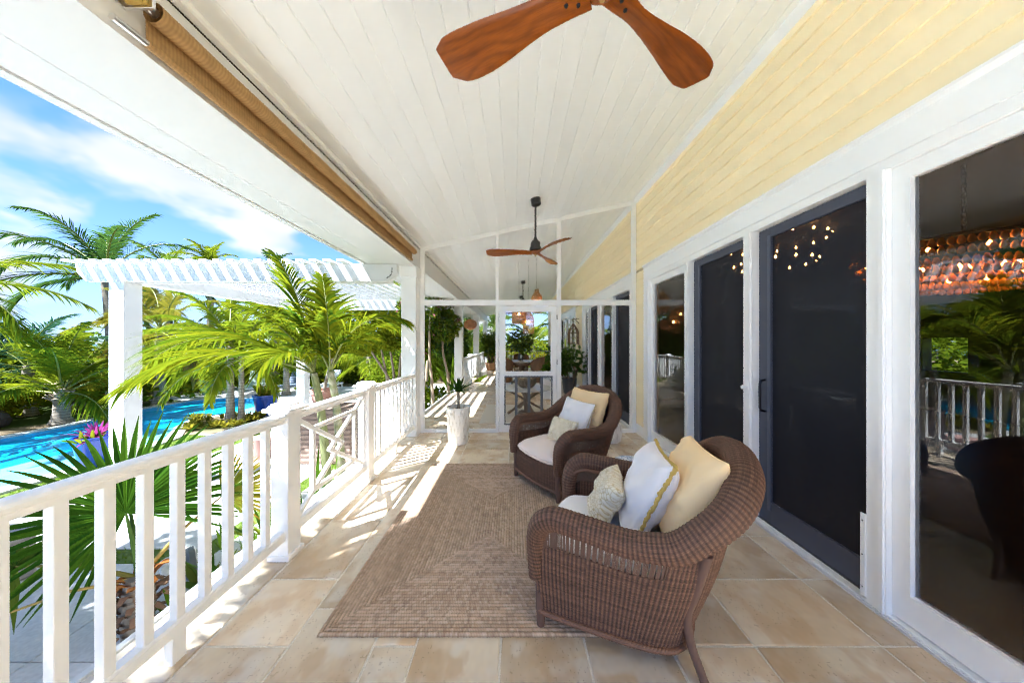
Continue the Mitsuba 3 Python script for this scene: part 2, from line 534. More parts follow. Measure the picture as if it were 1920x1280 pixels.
# ceiling of tongue and groove boards running along the porch
m = MB(WHITE)
xs = [-2.30, 2.3, 2.3, -2.30]
m.prism([(-2.34, ceil_z(-2.34) + 0.02), (-1.7, ceil_z(-1.7) + 0.02), (2.3, ceil_z(2.3) + 0.02), (2.3, ceil_z(2.3) + 0.16), (-2.34, ceil_z(-2.34) + 0.16)], Y0, Y1 + 0.3)
put(m, 'porch_ceiling', 'matt', kind='structure')
BW = 0.1405
nb = int((XR - XL) / BW) + 1
for i in range(nb):
    xa, xb = XL + i * BW, min(XL + (i + 1) * BW, XR + 0.02)
    za, zb = ceil_z(xa), ceil_z(xb)
    g, bev = 0.0005, 0.0046
    m = MB()
    prof = [(xa + g, za + 0.019), (xa + g, za + bev), (xa + bev + g, za + CS * bev), (xb - bev - g, zb - CS * bev), (xb - g, zb + bev), (xb - g, zb + 0.019)]
    m.prism(prof, Y0, Y1)
    m.t = [np.full((len(m.v[0]), 2), rng.random())]
    put(m, 'board', 'ceiling_paint', 'porch_ceiling')
m = MB()
m.prism([(XR - 0.055, ceil_z(XR) - 0.028), (XR, ceil_z(XR) - 0.075), (XR + 0.0, ceil_z(XR) + 0.004), (XR - 0.06, ceil_z(XR - 0.06) - 0.001)], Y0, Y1)
put(m, 'crown_trim', 'white_paint', 'porch_ceiling')
m = MB()
m.prism([(XL + 0.002, 2.955), (XL + 0.034, 2.958), (XL + 0.040, 2.972), (XL + 0.04, 2.992), (XL + 0.002, 2.984)], Y0, Y1)
put(m, 'beam_trim', 'white_paint', 'porch_ceiling')

# eave beam, soffit boards and drip lip
bt = thing('porch_beam', 'long white eave beam over the railing with boarded underside and weathered paint', 'beam')
m = MB()
m.box((-1.745, Y0, 2.63), (XL, Y1, 2.985))
put(m, 'beam', 'weathered_paint', bt)
m = MB()
m.box((XL, Y0, 2.940), (XL + 0.004, Y1, 2.947), col=(0.02, 0.018, 0.015))
put(m, 'gap_line', 'matt', bt)
for (a, b) in ((-1.97, -1.749), (-2.19, -1.973)):
    m = MB()
    m.box((a, Y0, 2.636), (b, Y1, 2.662))
    put(m, 'soffit_board', 'weathered_paint', bt)
m = MB()
m.box((-2.235, Y0, 2.652), (-2.193, Y1, 2.80))
put(m, 'fascia', 'weathered_paint', bt)
m = MB()
m.box((-2.30, Y0, 2.640), (-2.238, Y1, 2.82))
put(m, 'drip_lip', 'weathered_paint', bt)

# ------------------------------------------------------------------ house wall with siding
hw = thing('house_wall', 'pale yellow clapboard house wall with white door casings', 'wall')
SETS = [(0.42, 4.36), (5.02, 8.42), (9.66, 12.6)]     # openings
HEAD = 2.41
m = MB((0.55, 0.45, 0.28))
m.box((XR + 0.012, -2.6, HEAD), (XR + 0.13, Y1, ceil_z(XR) + 0.05))
ya = -2.6
for (a, b) in SETS + [(Y1, Y1)]:
    m.box((XR + 0.012, ya, -0.02), (XR + 0.13, a, HEAD))
    ya = b
put(m, 'wall_core', 'matt', hw)


def siding(ya, yb, z):
    m = MB()
    m.prism([(XR - 0.015, z), (XR + 0.010, z + 0.001), (XR + 0.010, z + 0.130), (XR + 0.004, z + 0.130)], ya, yb)
    m.t = [np.full((len(m.v[0]), 2), rng.random())]
    put(m, 'siding_board', 'siding_paint', hw)


z = 2.606
while z < ceil_z(XR) - 0.02:
    siding(Y0, Y1, z)
    z += 0.1262
for (ya, yb) in ((4.515, 4.93), (8.57, 9.51)):
    z = 0.162
    while z < 2.5:
        siding(ya, yb, z)
        z += 0.1262
    m = MB()
    m.box((XR - 0.018, ya, 0.0), (XR + 0.012, yb, 0.16), 0.003)
    put(m, 'skirting', 'white_paint', hw)
for (a, b) in SETS:
    m = MB()
    m.prism([(XR - 0.022, 2.42), (XR + 0.012, 2.42), (XR + 0.012, 2.604), (XR - 0.042, 2.604), (XR - 0.046, 2.588), (XR - 0.030, 2.572), (XR - 0.022, 2.566)], a - 0.155, b + 0.155)
    m.box((XR - 0.016, a - 0.002, 2.36), (XR + 0.06, b + 0.002, 2.418))
    put(m, 'head_casing', 'white_paint', hw)
    for (c, d) in ((a - 0.15, a), (b, b + 0.15)):
        m = MB()
        m.box((XR - 0.024, c, 0.0), (XR + 0.09, d, 2.419))
        e = d if c < a else c
        m.box((XR - 0.034, e - 0.014, 0.001), (XR + 0.06, e + 0.014, 2.358))
        put(m, 'side_casing', 'white_paint', hw)
    m = MB((0.60, 0.60, 0.61))
    m.box((XR - 0.025, a, -0.004), (XR + 0.13, b, 0.022), col=WHITE)
    m.box((XR - 0.040, a, -0.006), (XR - 0.027, b, 0.012))
    put(m, 'threshold', 'satin', hw)
    for q in (0.030, 0.072):
        m = MB((0.06, 0.06, 0.065))
        m.box((XR + q - 0.006, a, 0.018), (XR + q + 0.006, b, 0.030))
        put(m, 'track', 'satin', hw)


def post(y, w, x0=XR - 0.03):
    m = MB()
    m.box((x0, y - w / 2, 0.022), (XR + 0.11, y + w / 2, 2.36))
    m.box((x0 - 0.012, y - w / 2 + 0.006, 0.02), (x0, y - w / 2 + 0.026, 2.36))
    put(m, 'door_post', 'white_paint', hw)


def glass_door(y0, y1, label, x=XR + 0.035, group=None, sw=0.085, handle=None):
    d = thing('glass_door', label, 'door', group)
    zb, zt = 0.032, 2.356
    for (a, b) in ((y0, y0 + sw), (y1 - sw, y1)):
        m = MB()
        m.box((x - 0.02, a, zb), (x + 0.02, b, zt))
        e = b - 0.012 if a == y0 else a
        m.box((x - 0.026, e, zb + 0.15), (x - 0.02, e + 0.012, zt - 0.08))
        put(m, 'stile', 'white_paint', d)
    m = MB()
    m.box((x - 0.0195, y0 + sw, zb), (x + 0.0195, y1 - sw, zb + 0.15))
    m.box((x - 0.026, y0 + sw, zb + 0.138), (x - 0.0195, y1 - sw, zb + 0.15))
    put(m, 'bottom_rail', 'white_paint', d)
    m = MB()
    m.box((x - 0.0195, y0 + sw, zt - 0.08), (x + 0.0195, y1 - sw, zt))
    put(m, 'top_rail', 'white_paint', d)
    v = np.array([[x, y0 + sw - 0.01, zb + 0.14], [x, y1 - sw + 0.01, zb + 0.14], [x, y1 - sw + 0.01, zt - 0.07], [x, y0 + sw - 0.01, zt - 0.07]])
    put((v, np.array([[0, 2, 1], [0, 3, 2]])), 'pane', 'glass', d)
    if handle:
        m = MB(WHITE)
        m.tube([(x - 0.02, handle, 0.98), (x - 0.06, handle, 1.0), (x - 0.06, handle, 1.18), (x - 0.02, handle, 1.2)], 0.011, 8)
        put(m, 'handle', 'satin', d, smooth=40)
    return d


def screen_door(y0, y1, label, handle=None, x=XR + 0.045, sw=0.115):
    d = thing('screen_door', label, 'door')
    zb, zt = 0.032, 2.352
    for (a, b) in ((y0, y0 + sw * 0.35), (y1 - sw, y1)):
        m = MB(NAVY)
        m.box((x - 0.012, a, zb), (x + 0.016, b, zt))
        if a != y0:
            m.box((x - 0.022, a, zb + 0.10), (x - 0.012, a + 0.026, zt - 0.06), col=(0.075, 0.085, 0.12))
        put(m, 'stile', 'satin', d)
    for (a, b, n) in ((zb, zb + 0.17, 'bottom_rail'), (zt - 0.075, zt, 'top_rail')):
        m = MB((0.06, 0.068, 0.098))
        m.box((x - 0.014, y0 + sw * 0.35, a), (x + 0.0155, y1 - sw, b))
        m.box((x - 0.020, y0 + sw * 0.35, (b - 0.02) if n[0] == 'b' else a), (x - 0.014, y1 - sw, b if n[0] == 'b' else a + 0.02))
        put(m, n, 'satin', d)
    v = np.array([[x, y0 + 0.03, zb + 0.16], [x, y1 - sw + 0.005, zb + 0.16], [x, y1 - sw + 0.005, zt - 0.07], [x, y0 + 0.03, zt - 0.07]])
    put((v, np.array([[0, 2, 1], [0, 3, 2]])), 'mesh_panel', 'dark_mesh', d)
    gx = XR + 0.10                                       # glass of the sliding door behind the screen
    v = v.copy()
    v[:, 0] = gx
    put((v, np.array([[0, 2, 1], [0, 3, 2]])), 'pane', 'glass', d)
    if handle:
        m = MB((0.03, 0.032, 0.04))
        m.tube([(x - 0.010, handle, 0.90), (x - 0.040, handle, 0.905), (x - 0.052, handle, 0.93), (x - 0.052, handle, 1.12), (x - 0.040, handle, 1.145), (x - 0.010, handle, 1.15)], 0.009, 10)
        put(m, 'handle', 'metal', d, smooth=40)
    return d


post(1.612, 0.088)
post(2.50, 0.085)
post(3.372, 0.06)
glass_door(0.43, 1.566, 'white framed glass sliding door nearest the viewer, reflecting palms and the railing', x=XR + 0.02, sw=0.075)
screen_door(1.658, 2.455, 'dark navy framed insect screen door with a pull handle, behind the near wicker armchair', handle=2.40)
screen_door(2.545, 3.34, 'dark screen door without a visible handle, between the handled screen and the narrow glass door')
glass_door(3.404, 4.345, 'narrow looking white glass door at the far end of the near door row', x=XR + 0.035)
m = MB(WHITE)                                            # little white knob and latch strip on the posts
m.lathe([(0.0, 0.0), (0.012, 0.0), (0.012, 0.02), (0.018, 0.03), (0.014, 0.042), (0.0, 0.045)], sides=14)
m.xf(np.array([[0, 0, -1, XR - 0.042], [0, 1, 0, 2.49], [1, 0, 0, 1.08], [0, 0, 0, 1.0]]))
put(m, 'post_knob', 'satin', hw, smooth=40)
m = MB(WHITE)
m.box((XR - 0.036, 1.656, 0.04), (XR - 0.028, 1.682, 0.50), 0.002)
for zz in (0.09, 0.27, 0.46):
    m.lathe([(0.0, 0.004), (0.004, 0.003), (0.005, 0.0)], sides=8, col=(0.2, 0.2, 0.2))
    m.v[-1] = np.stack([XR - 0.037 - m.v[-1][:, 2], 1.669 + m.v[-1][:, 0], zz + m.v[-1][:, 1]], 1)
put(m, 'latch_strip', 'satin', hw)
for yy in (5.92, 6.92, 7.82):
    post(yy, 0.06)
screen_door(5.03, 5.89, 'dark screen door beyond the white screened partition, nearest to it')
glass_door(5.95, 6.89, 'white sliding glass door with pale handle beyond the partition', handle=6.80)
screen_door(6.95, 7.79, 'second dark screen door beyond the partition, behind the lantern')
glass_door(7.85, 8.41, 'slim glass door beside the hanging lantern')
for i, yy in enumerate((10.4, 11.2, 12.0)):
    glass_door(yy - 0.72, yy + 0.02, ('nearest', 'middle', 'farthest')[i] + ' glass door of the last row along the porch', group=None)

# ------------------------------------------------------------------ columns
def column(y, label):
    c = thing('porch_column', label, 'column', None)
    m = MB()
    m.box((-1.735, y, 0.0), (-1.505, y + 0.23, 2.63), 0.006)
    put(m, 'shaft', 'white_paint', c)
    m = MB()
    m.box((-1.748, y - 0.013, 0.001), (-1.492, y + 0.243, 0.30), 0.006)
    m.prism([(-1.742, 0.30), (-1.498, 0.30), (-1.503, 0.318), (-1.737, 0.318)], y - 0.007, y + 0.237)
    put(m, 'plinth', 'white_paint', c)
    m = MB()
    m.box((-1.75, y - 0.014, 2.455), (-1.49, y + 0.244, 2.629), 0.006)
    put(m, 'capital', 'white_paint', c)
    m = MB()
    m.box((-1.62, y + 0.05, -0.9), (-1.60, y + 0.1, 0.0))
    return c


column(4.60, 'near white square porch column where the railing meets the screened partition')
column(8.72, 'first white porch column beyond the partition')
column(12.82, 'second white porch column beyond the partition')
column(16.9, 'last white porch column at the far end of the porch')
column(-0.94, 'white porch column behind the viewer')

# ------------------------------------------------------------------ railings
RX = -1.545                                              # railing axis


def rail_profile(x, z):
    return [(x - 0.030, z - 0.062), (x + 0.030, z - 0.062), (x + 0.030, z - 0.040), (x + 0.043, z - 0.030), (x + 0.046, z - 0.016), (x + 0.040, z - 0.006), (x + 0.022, z), (x - 0.022, z),
            (x - 0.040, z - 0.006), (x - 0.046, z - 0.016), (x - 0.043, z - 0.030), (x - 0.030, z - 0.040)]


def railing(y0, y1, label, balusters=None, lattice=False, x=RX, foot=None, joined=False):
    r = thing('porch_railing', label, 'railing')
    m = MB()
    m.prism(rail_profile(x, 0.975), y0, y1)
    put(m, 'top_rail', 'white_paint', r)
    m = MB()
    m.prism([(x - 0.030, 0.135), (x + 0.030, 0.135), (x + 0.030, 0.180), (x + 0.022, 0.192), (x - 0.022, 0.192), (x - 0.030, 0.180)], y0, y1)
    put(m, 'bottom_rail', 'white_paint', r)
    if balusters is not None:
        for yy in balusters:
            m = MB()
            m.box((x - 0.0185, yy - 0.0185, 0.19), (x + 0.0185, yy + 0.0185, 0.916), 0.0025)
            put(m, 'baluster', 'white_paint', r)
    for yy in foot or ():
        m = MB()
        m.box((x - 0.02, yy - 0.03, 0.0), (x + 0.02, yy + 0.03, 0.137), 0.003)
        put(m, 'foot', 'white_paint', r)
    if lattice:
        za, zb = 0.192, 0.915
        zc, yc, h, w = (za + zb) / 2, (y0 + y1) / 2, zb - za, y1 - y0
        s = 0.032
        P = lambda u, q: (x, yc + u * w / 2, zc + q * h / 2)

        def lat(a, b, n='lattice_bar'):
            m = MB()
            m.bar(a, b, s, s * 0.92, up=(1, 0, 0), ch=0.002)
            put(m, n, 'white_paint', r)
        for e in (-0.955, 0.955):
            lat(P(e, -1), P(e, 1))
        o, i_ = 0.88, 0.60
        k = 0.66
        C = {(a, b): P(a * i_, b * k) for a in (-1, 1) for b in (-1, 1)}
        for a in (-1, 1):
            for b in (-1, 1):
                lat(C[a, b], P(a * 0.97, b * 0.985))
                lat(C[a, b], P(a * 0.0 + a * 0.06, b * 0.20))
        for b in (-1, 1):
            lat(C[-1, b], C[1, b])
        for a in (-1, 1):
            lat(C[a, -1], C[a, 1])
        lat(P(0.06, 0.20), P(-0.20, -0.02)), lat(P(-0.06, 0.20), P(0.20, -0.02))
        lat(P(0.06, -0.20), P(-0.20, 0.02)), lat(P(-0.06, -0.20), P(0.20, 0.02))
    return r


def newel(y, label, x=RX - 0.012):
    n = thing('railing_post', label, 'post')
    wx, wy = 0.058, 0.060
    m = MB()
    m.box((x - wx, y - wy, 0.0), (x + wx, y + wy, 1.0), 0.004)
    put(m, 'shaft', 'white_paint', n)
    m = MB()
    m.box((x - wx - 0.016, y - wy - 0.016, 0.001), (x + wx + 0.016, y + wy + 0.016, 0.035), 0.004)
    q = [(wx + 0.012, 0.035), (wx + 0.003, 0.060)]
    put(m, 'base', 'white_paint', n)
    m = MB()
    m.box((x - wx - 0.012, y - wy - 0.012, 0.972), (x + wx + 0.012, y + wy + 0.012, 0.990), 0.004)
    m.box((x - wx - 0.036, y - wy - 0.036, 0.988), (x + wx + 0.036, y + wy + 0.036, 1.012), 0.005)
    m.box((x - wx - 0.014, y - wy - 0.014, 1.012), (x + wx + 0.014, y + wy + 0.014, 1.028), 0.006)
    m.box((x - wx - 0.004, y - wy - 0.004, 1.028), (x + wx + 0.004, y + wy + 0.004, 1.040), 0.005)
    put(m, 'cap', 'white_paint', n)
    return n


SP = 0.1213
railing(-0.69, 1.99, 'nearest white railing section with square balusters, running from the viewer to the first capped post', [1.98 - 0.122 - SP * i for i in range(20)], foot=(1.365, 0.1))
newel(2.045, 'nearer capped white railing post, between plain balusters and lattice panel')
railing(2.10, 3.095, 'short white railing section with Chinese style lattice panel', lattice=True)
newel(3.155, 'farther capped white railing post, past the lattice panel')
railing(3.215, 4.60, 'white baluster railing from the farther post to the near porch column', [3.215 + 0.09 + SP * i for i in range(11)], foot=(3.9,))
for (a, b, lab) in ((8.95, 12.82, 'white railing between the first and second columns beyond the partition'), (13.05, 16.9, 'white railing between the second and last far columns')):
    railing(a, b, lab, [a + 0.1 + 0.13 * i for i in range(int((b - a) / 0.13) - 0)])
newel(10.8, 'capped railing post halfway along the far railing')
er = thing('end_railing', 'grey metal railing across the far end of the porch', 'railing')
m = MB((0.55, 0.56, 0.58))
m.box((-1.5, 17.0, 0.94), (1.98, 17.05, 0.98), 0.004)
put(m, 'top_rail', 'satin', er)
m = MB((0.55, 0.56, 0.58))
m.box((-1.5, 17.0, 0.12), (1.98, 17.05, 0.16), 0.004)
put(m, 'bottom_rail', 'satin', er)
for i in range(29):
    m = MB((0.55, 0.56, 0.58))
    m.box((-1.42 + i * 0.12, 17.012, 0.16), (-1.395 + i * 0.12, 17.038, 0.94))
    put(m, 'baluster', 'satin', er)

# ------------------------------------------------------------------ screened partition with door
PY = 4.83
pt = thing('screen_partition', 'white framed insect screen partition across the porch, up to the ceiling', 'partition')


def pbox(x0, x1, z0, z1, name, mat='white_paint', parent=None, dy=0.0, t=0.045, ch=0.0, col=None, y=PY):
    m = MB(col or WHITE)
    m.box((x0, y - t / 2 + dy, z0), (x1, y + t / 2 + dy, z1), ch)
    return put(m, name, mat, parent or pt)


pbox(-1.505, -1.440, 0, ceil_z(-1.47) - 0.02, 'post')
pbox(-0.290, -0.240, 0.0, ceil_z(-0.27) - 0.03, 'post')
pbox(0.700, 0.765, 0.0, ceil_z(0.73) - 0.03, 'post')
pbox(1.905, 1.972, 0, ceil_z(1.94) - 0.03, 'post')
for (a, b) in ((-1.44, -0.29), (-0.24, 0.70), (0.765, 1.905)):
    pbox(a, b, 2.05, 2.135, 'transom')
    m = MB()
    m.prism([(a, ceil_z(a) - 0.075), (b, ceil_z(b) - 0.075), (b, ceil_z(b) - 0.006), (a, ceil_z(a) - 0.006)], PY - 0.022, PY + 0.022)
    put(m, 'top_plate', 'white_paint', pt)
for (a, b) in ((-1.44, -0.29), (0.765, 1.905)):
    pbox(a, b, 0.0, 0.058, 'sill')
    v = np.array([[a, PY, 0.05], [b, PY, 0.05], [b, PY, 2.06], [a, PY, 2.06]])
    put((v, np.array([[0, 1, 2], [0, 2, 3]])), 'screen', 'fine_mesh', pt)
for (a, b) in ((-1.44, -0.29), (-0.24, 0.70), (0.765, 1.905)):
    v = np.array([[a, PY, 2.13], [b, PY, 2.13], [b, PY, ceil_z(b) - 0.07], [a, PY, ceil_z(a) - 0.07]])
    put((v, np.array([[0, 1, 2], [0, 2, 3]])), 'screen', 'fine_mesh', pt)
pd = thing('partition_door', 'white screen door in the partition with three dark guard bars in its lower half', 'door')
dy = -0.012
pbox(-0.232, -0.130, 0.012, 2.04, 'stile', parent=pd, dy=dy, t=0.035)
pbox(0.600, 0.692, 0.012, 2.04, 'stile', parent=pd, dy=dy, t=0.035)
pbox(-0.130, 0.600, 1.945, 2.04, 'top_rail', parent=pd, dy=dy, t=0.0345)
pbox(-0.130, 0.600, 0.895, 0.985, 'middle_rail', parent=pd, dy=dy, t=0.0345)
pbox(-0.130, 0.600, 0.012, 0.150, 'bottom_rail', parent=pd, dy=dy, t=0.0345)
GREY = (0.115, 0.122, 0.135)
m = MB(GREY)
for (a, b, c, d) in ((-0.150, -0.128, 0.13, 0.915), (0.602, 0.624, 0.13, 0.915)):
    m.box((a, PY - 0.044, c), (b, PY - 0.032, d), 0.002)
for (c, d) in ((0.13, 0.152), (0.893, 0.915)):
    m.box((-0.128, PY - 0.0435, c), (0.602, PY - 0.032, d), 0.002)
put(m, 'guard_frame', 'satin', pd)
for xx in (0.042, 0.246, 0.450):
    m = MB(GREY)
    m.box((xx - 0.022, PY - 0.0425, 0.15), (xx + 0.022, PY - 0.033, 0.895), 0.002)
    put(m, 'guard_bar', 'satin', pd)
v = np.array([[-0.13, PY, 0.98], [0.6, PY, 0.98], [0.6, PY, 1.95], [-0.13, PY, 1.95], [-0.13, PY, 0.15], [0.6, PY, 0.15], [0.6, PY, 0.9], [-0.13, PY, 0.9]])
put((v, np.array([[0, 1, 2], [0, 2, 3], [4, 5, 6], [4, 6, 7]])), 'screen', 'fine_mesh', pd)
for zz in (0.35, 1.1, 1.82):
    m = MB((0.05, 0.05, 0.05))
    m.box((0.690, PY - 0.045, zz), (0.704, PY - 0.022, zz + 0.075), 0.002)
    put(m, 'hinge', 'satin', pd)

# ------------------------------------------------------------------ roller shade under the beam
rs = thing('roller_shade', 'rolled up brown outdoor shade hanging along the inside of the eave beam', 'shade')
yy = np.linspace(1.20, 4.36, 40)
m = MB()
ang = np.linspace(0, 2 * PI, 21)
R = 0.040 + 0.0012 * np.sin(yy * 90)
P = np.stack([XL + 0.062 + R[:, None] * np.cos(ang)[None], np.repeat(yy[:, None], 21, 1), 2.775 + R[:, None] * np.sin(ang)[None]], -1)
m.grid(P)
put(m, 'roll', 'shade_cloth', rs, smooth=True)
m = MB()
m.prism([(XL + 0.024, 2.775), (XL + 0.027, 2.775), (XL + 0.032, 2.70), (XL + 0.030, 2.662), (XL + 0.027, 2.662)], 1.205, 4.355)
m.tube([(XL + 0.030, 1.205, 2.655), (XL + 0.030, 4.355, 2.655)], 0.017, 12)
put(m, 'cloth_drop', 'shade_cloth', rs, smooth=40)
m = MB((0.75, 0.75, 0.76))
m.tube([(XL + 0.030, 1.10, 2.650), (XL + 0.030, 1.206, 2.655)], 0.013, 12)
put(m, 'hem_bar', 'metal', rs, smooth=40)
m = MB((0.72, 0.72, 0.72))
m.box((XL + 0.001, 1.085, 2.74), (XL + 0.011, 1.165, 2.835), 0.002)
m.box((XL + 0.002, 1.150, 2.738), (XL + 0.12, 1.162, 2.83), 0.002)
put(m, 'bracket', 'metal', rs)
m = MB((0.46, 0.30, 0.07))
m.box((XL + 0.03, 1.09, 2.735), (XL + 0.115, 1.149, 2.82), 0.012)
put(m, 'motor_cap', 'satin', rs)
m = MB((0.6, 0.6, 0.6))
m.tube([(XL + 0.062, 1.150, 2.775), (XL + 0.062, 1.206, 2.775)], 0.020, 12)
put(m, 'tube_end', 'metal', rs, smooth=40)
# ================================================================== plant builders
G_YEL, G_LIME, G_MID, G_DARK, G_BLUE = (0.29, 0.28, 0.014), (0.17, 0.235, 0.014), (0.090, 0.170, 0.012), (0.040, 0.095, 0.013), (0.030, 0.085, 0.045)


def blades(mb, B, D, W, L, w, c0, c1, sag=0.25, K=3, prof=(0.35, 1.0, 0.8), fold=None, down=(0, 0, -1.0)):
    """many leaf blades at once: base B, direction D, width direction W (n, 3), length L and half width w (n,)"""
    n = len(B)
    L, w = np.broadcast_to(L, (n,)), np.broadcast_to(w, (n,))
    sag = np.broadcast_to(sag, (n,))
    c0, c1 = np.broadcast_to(c0, (n, 3)), np.broadcast_to(c1, (n, 3))
    rows, cols = [], []
    down = np.asarray(down, float)
    for k in range(K):
        s = k / K
        p = B + D * (L * s)[:, None] + down * (sag * L * s * s)[:, None]
        h = (w * prof[k])[:, None] * W
        rows += [p - h, p + h]
        c = c0 + (c1 - c0) * s
        cols += [c, c]
    rows.append(B + D * L[:, None] + down * (sag * L)[:, None])
    cols.append(c1)
    v = np.stack(rows, 1)
    m = v.shape[1]
    f = []
    for k in range(K - 1):
        a = 2 * k
        f += [[a, a + 1, a + 3], [a, a + 3, a + 2]]
    f.append([2 * K - 2, 2 * K - 1, 2 * K])
    f = (np.array(f)[None] + (np.arange(n) * m)[:, None, None]).reshape(-1, 3)
    mb.add(v.reshape(-1, 3), f, np.stack(cols, 1).reshape(-1, 3))


def rachis(base, az, el, L, droop, n=14, side=0.0, power=1.6):
    p = [np.asarray(base, float)]
    for i in range(n):
        t = (i + 0.5) / n
        e = el - droop * t ** power
        a = az + side * t
        p.append(p[-1] + L / n * np.array([math.cos(a) * math.cos(e), math.sin(a) * math.cos(e), math.sin(e)]))
    return np.array(p)


def frond(leaf, stem, base, az, el, L, droop, r, n=44, ll=0.45, lw=0.014, col=(G_MID, G_LIME), stemcol=(0.20, 0.22, 0.05), sag=0.5, bare=0.14, vee=0.45, lean=1.45, side=0.0, wind=(0, 0, 0), thick=0.011, roll=0.0, K=3, power=1.6):
    P = rachis(base, az, el, L, droop, 16, side, power)
    stem.tube(P, np.linspace(thick, thick * 0.22, len(P)), 5, col=stemcol)
    t = np.repeat(np.linspace(bare, 0.995, n), 2) + r.uniform(-0.004, 0.004, 2 * n)
    t = np.clip(t, bare, 1)
    sgn = np.tile([1.0, -1.0], n)
    idx = t * (len(P) - 1)
    i0 = np.minimum(idx.astype(int), len(P) - 2)
    fr = (idx - i0)[:, None]
    B = P[i0] * (1 - fr) + P[i0 + 1] * fr
    Tn = nrm(P[i0 + 1] - P[i0])
    S = nrm(np.cross(Tn, np.array([0, 0, 1.0]) + 1e-6))
    U = np.cross(S, Tn)
    if roll:
        S, U = S * math.cos(roll) + U * math.sin(roll), U * math.cos(roll) - S * math.sin(roll)
    q = (t - bare) / (1 - bare)
    ln = ll * 1.22 * (0.55 + 0.45 * np.sin(np.clip(q * 1.25 + 0.12, 0, 1) * PI)) * (1 - 0.45 * q ** 3) * r.uniform(0.88, 1.1, len(t))
    fwd = lean * (0.70 + 0.8 * q ** 1.5) + r.normal(0, 0.07, len(t))
    D = nrm(S * sgn[:, None] + Tn * fwd[:, None] + U * (vee * (1 - 0.5 * q) + r.normal(0, 0.09, len(t)))[:, None] + np.asarray(wind))
    W = nrm(np.cross(D, nrm(U + 0.5 * S * sgn[:, None] + r.normal(0, 0.15, (len(t), 3)))))
    mixv = np.clip(r.normal(0.5, 0.28, len(t)), 0, 1)[:, None]
    c = np.asarray(col[0]) * (1 - mixv) + np.asarray(col[1]) * mixv
    blades(leaf, B, D, W, ln, lw * (0.8 + 0.4 * r.random(len(t))), c * 0.85, c * 1.12, sag * r.uniform(0.5, 1.4, len(t)), K, (0.45, 1.0, 0.72)[:K] if K == 3 else (0.4, 0.9, 1.0, 0.62))


def fan_leaf(leaf, hub, N, up, R, r, n=34, spread=2.65, col=(G_DARK, G_MID), tipcol=None, split=0.5, sag=0.12, wmul=1.0):
    """palmate leaf: folded segments around a hub; N faces out of the leaf, up = middle segment"""
    N = nrm(N)
    up = nrm(np.asarray(up, float) - N * np.dot(up, N))
    sd = np.cross(up, N)
    th = np.linspace(-spread, spread, n)
    dth = th[1] - th[0]
    for a in th:
        Rr = R * (1 - 0.16 * (abs(a) / spread) ** 2) * r.uniform(0.94, 1.05)
        d = up * math.cos(a) + sd * math.sin(a) + N * r.normal(0, 0.035)
        s_ = np.cross(N, d)
        hs = np.array([0.0, 0.30, split, 0.72, 0.88, 1.0])
        hw = np.array([0.06 * dth, 0.30 * dth * 0.56, split * dth * 0.54, split * dth * 0.40, split * dth * 0.19, 0.002]) * Rr * wmul
        sg = sag * r.uniform(0.3, 1.6) * Rr
        mid = hub + np.outer(hs * Rr, d) + np.outer(hs ** 3 * sg, [0, 0, -1.0]) - np.outer(hs * 0.05 * Rr, N)
        fold = np.outer(hw * 0.8, N)
        V = np.stack([mid - np.outer(hw, s_) + fold, mid - fold * 0.2, mid + np.outer(hw, s_) + fold], 1)
        c = np.asarray(col[0]) + (np.asarray(col[1]) - np.asarray(col[0])) * r.random()
        cc = np.repeat(np.repeat(c[None, None], len(hs), 0), 3, 1) * r.uniform(0.9, 1.1)
        cc = cc * np.linspace(1.25, 0.9, len(hs))[:, None, None]
        if tipcol is not None:
            cc = cc + (np.asarray(tipcol) - cc) * (np.clip((hs - 0.45) * 1.8, 0, 1) * r.uniform(0.3, 1.0))[:, None, None]
        leaf.grid(V, cc)


def leaves(mb, C, r, size=0.07, col=(G_MID, G_LIME), up=0.6, asp=0.42, out=None):
    """small folded leaves at the points C"""
    n = len(C)
    D = r.normal(0, 1, (n, 3))
    D[:, 2] = D[:, 2] * 0.6 - 0.15
    if out is not None:
        D = D + out * 0.9
    D = nrm(D)
    U = nrm(r.normal(0, 0.55, (n, 3)) + np.array([0, 0, up]))
    W = nrm(np.cross(D, U))
    Nn = np.cross(W, D)
    L = size * r.uniform(0.6, 1.35, n)[:, None]
    w = L * asp * r.uniform(0.8, 1.2, n)[:, None]
    mid = C + D * L * 0.45
    V = np.stack([C, mid + W * w * 0.9 + Nn * w * 0.35, C + D * L - Nn * L * 0.12, mid - W * w * 0.9 + Nn * w * 0.35], 1).reshape(-1, 3)
    f = (np.array([[0, 1, 2], [0, 2, 3]])[None] + (np.arange(n) * 4)[:, None, None]).reshape(-1, 3)
    k = np.clip(r.normal(0.5, 0.3, n), 0, 1)[:, None]
    c = np.asarray(col[0]) * (1 - k) + np.asarray(col[1]) * k
    mb.add(V, f, np.repeat(c, 4, 0))


def blob(r, n, c, rad, hollow=0.45):
    """points of a lumpy shell round c"""
    d = nrm(r.normal(0, 1, (n, 3)))
    q = hollow + (1 - hollow) * r.random(n) ** 0.5
    lump = 0.72 + 0.5 * meshkit.fbm(d * 1.9 + np.asarray(c) * 3.1, 3, seed=7)
    return np.asarray(c) + d * (q * lump)[:, None] * np.asarray(rad), d


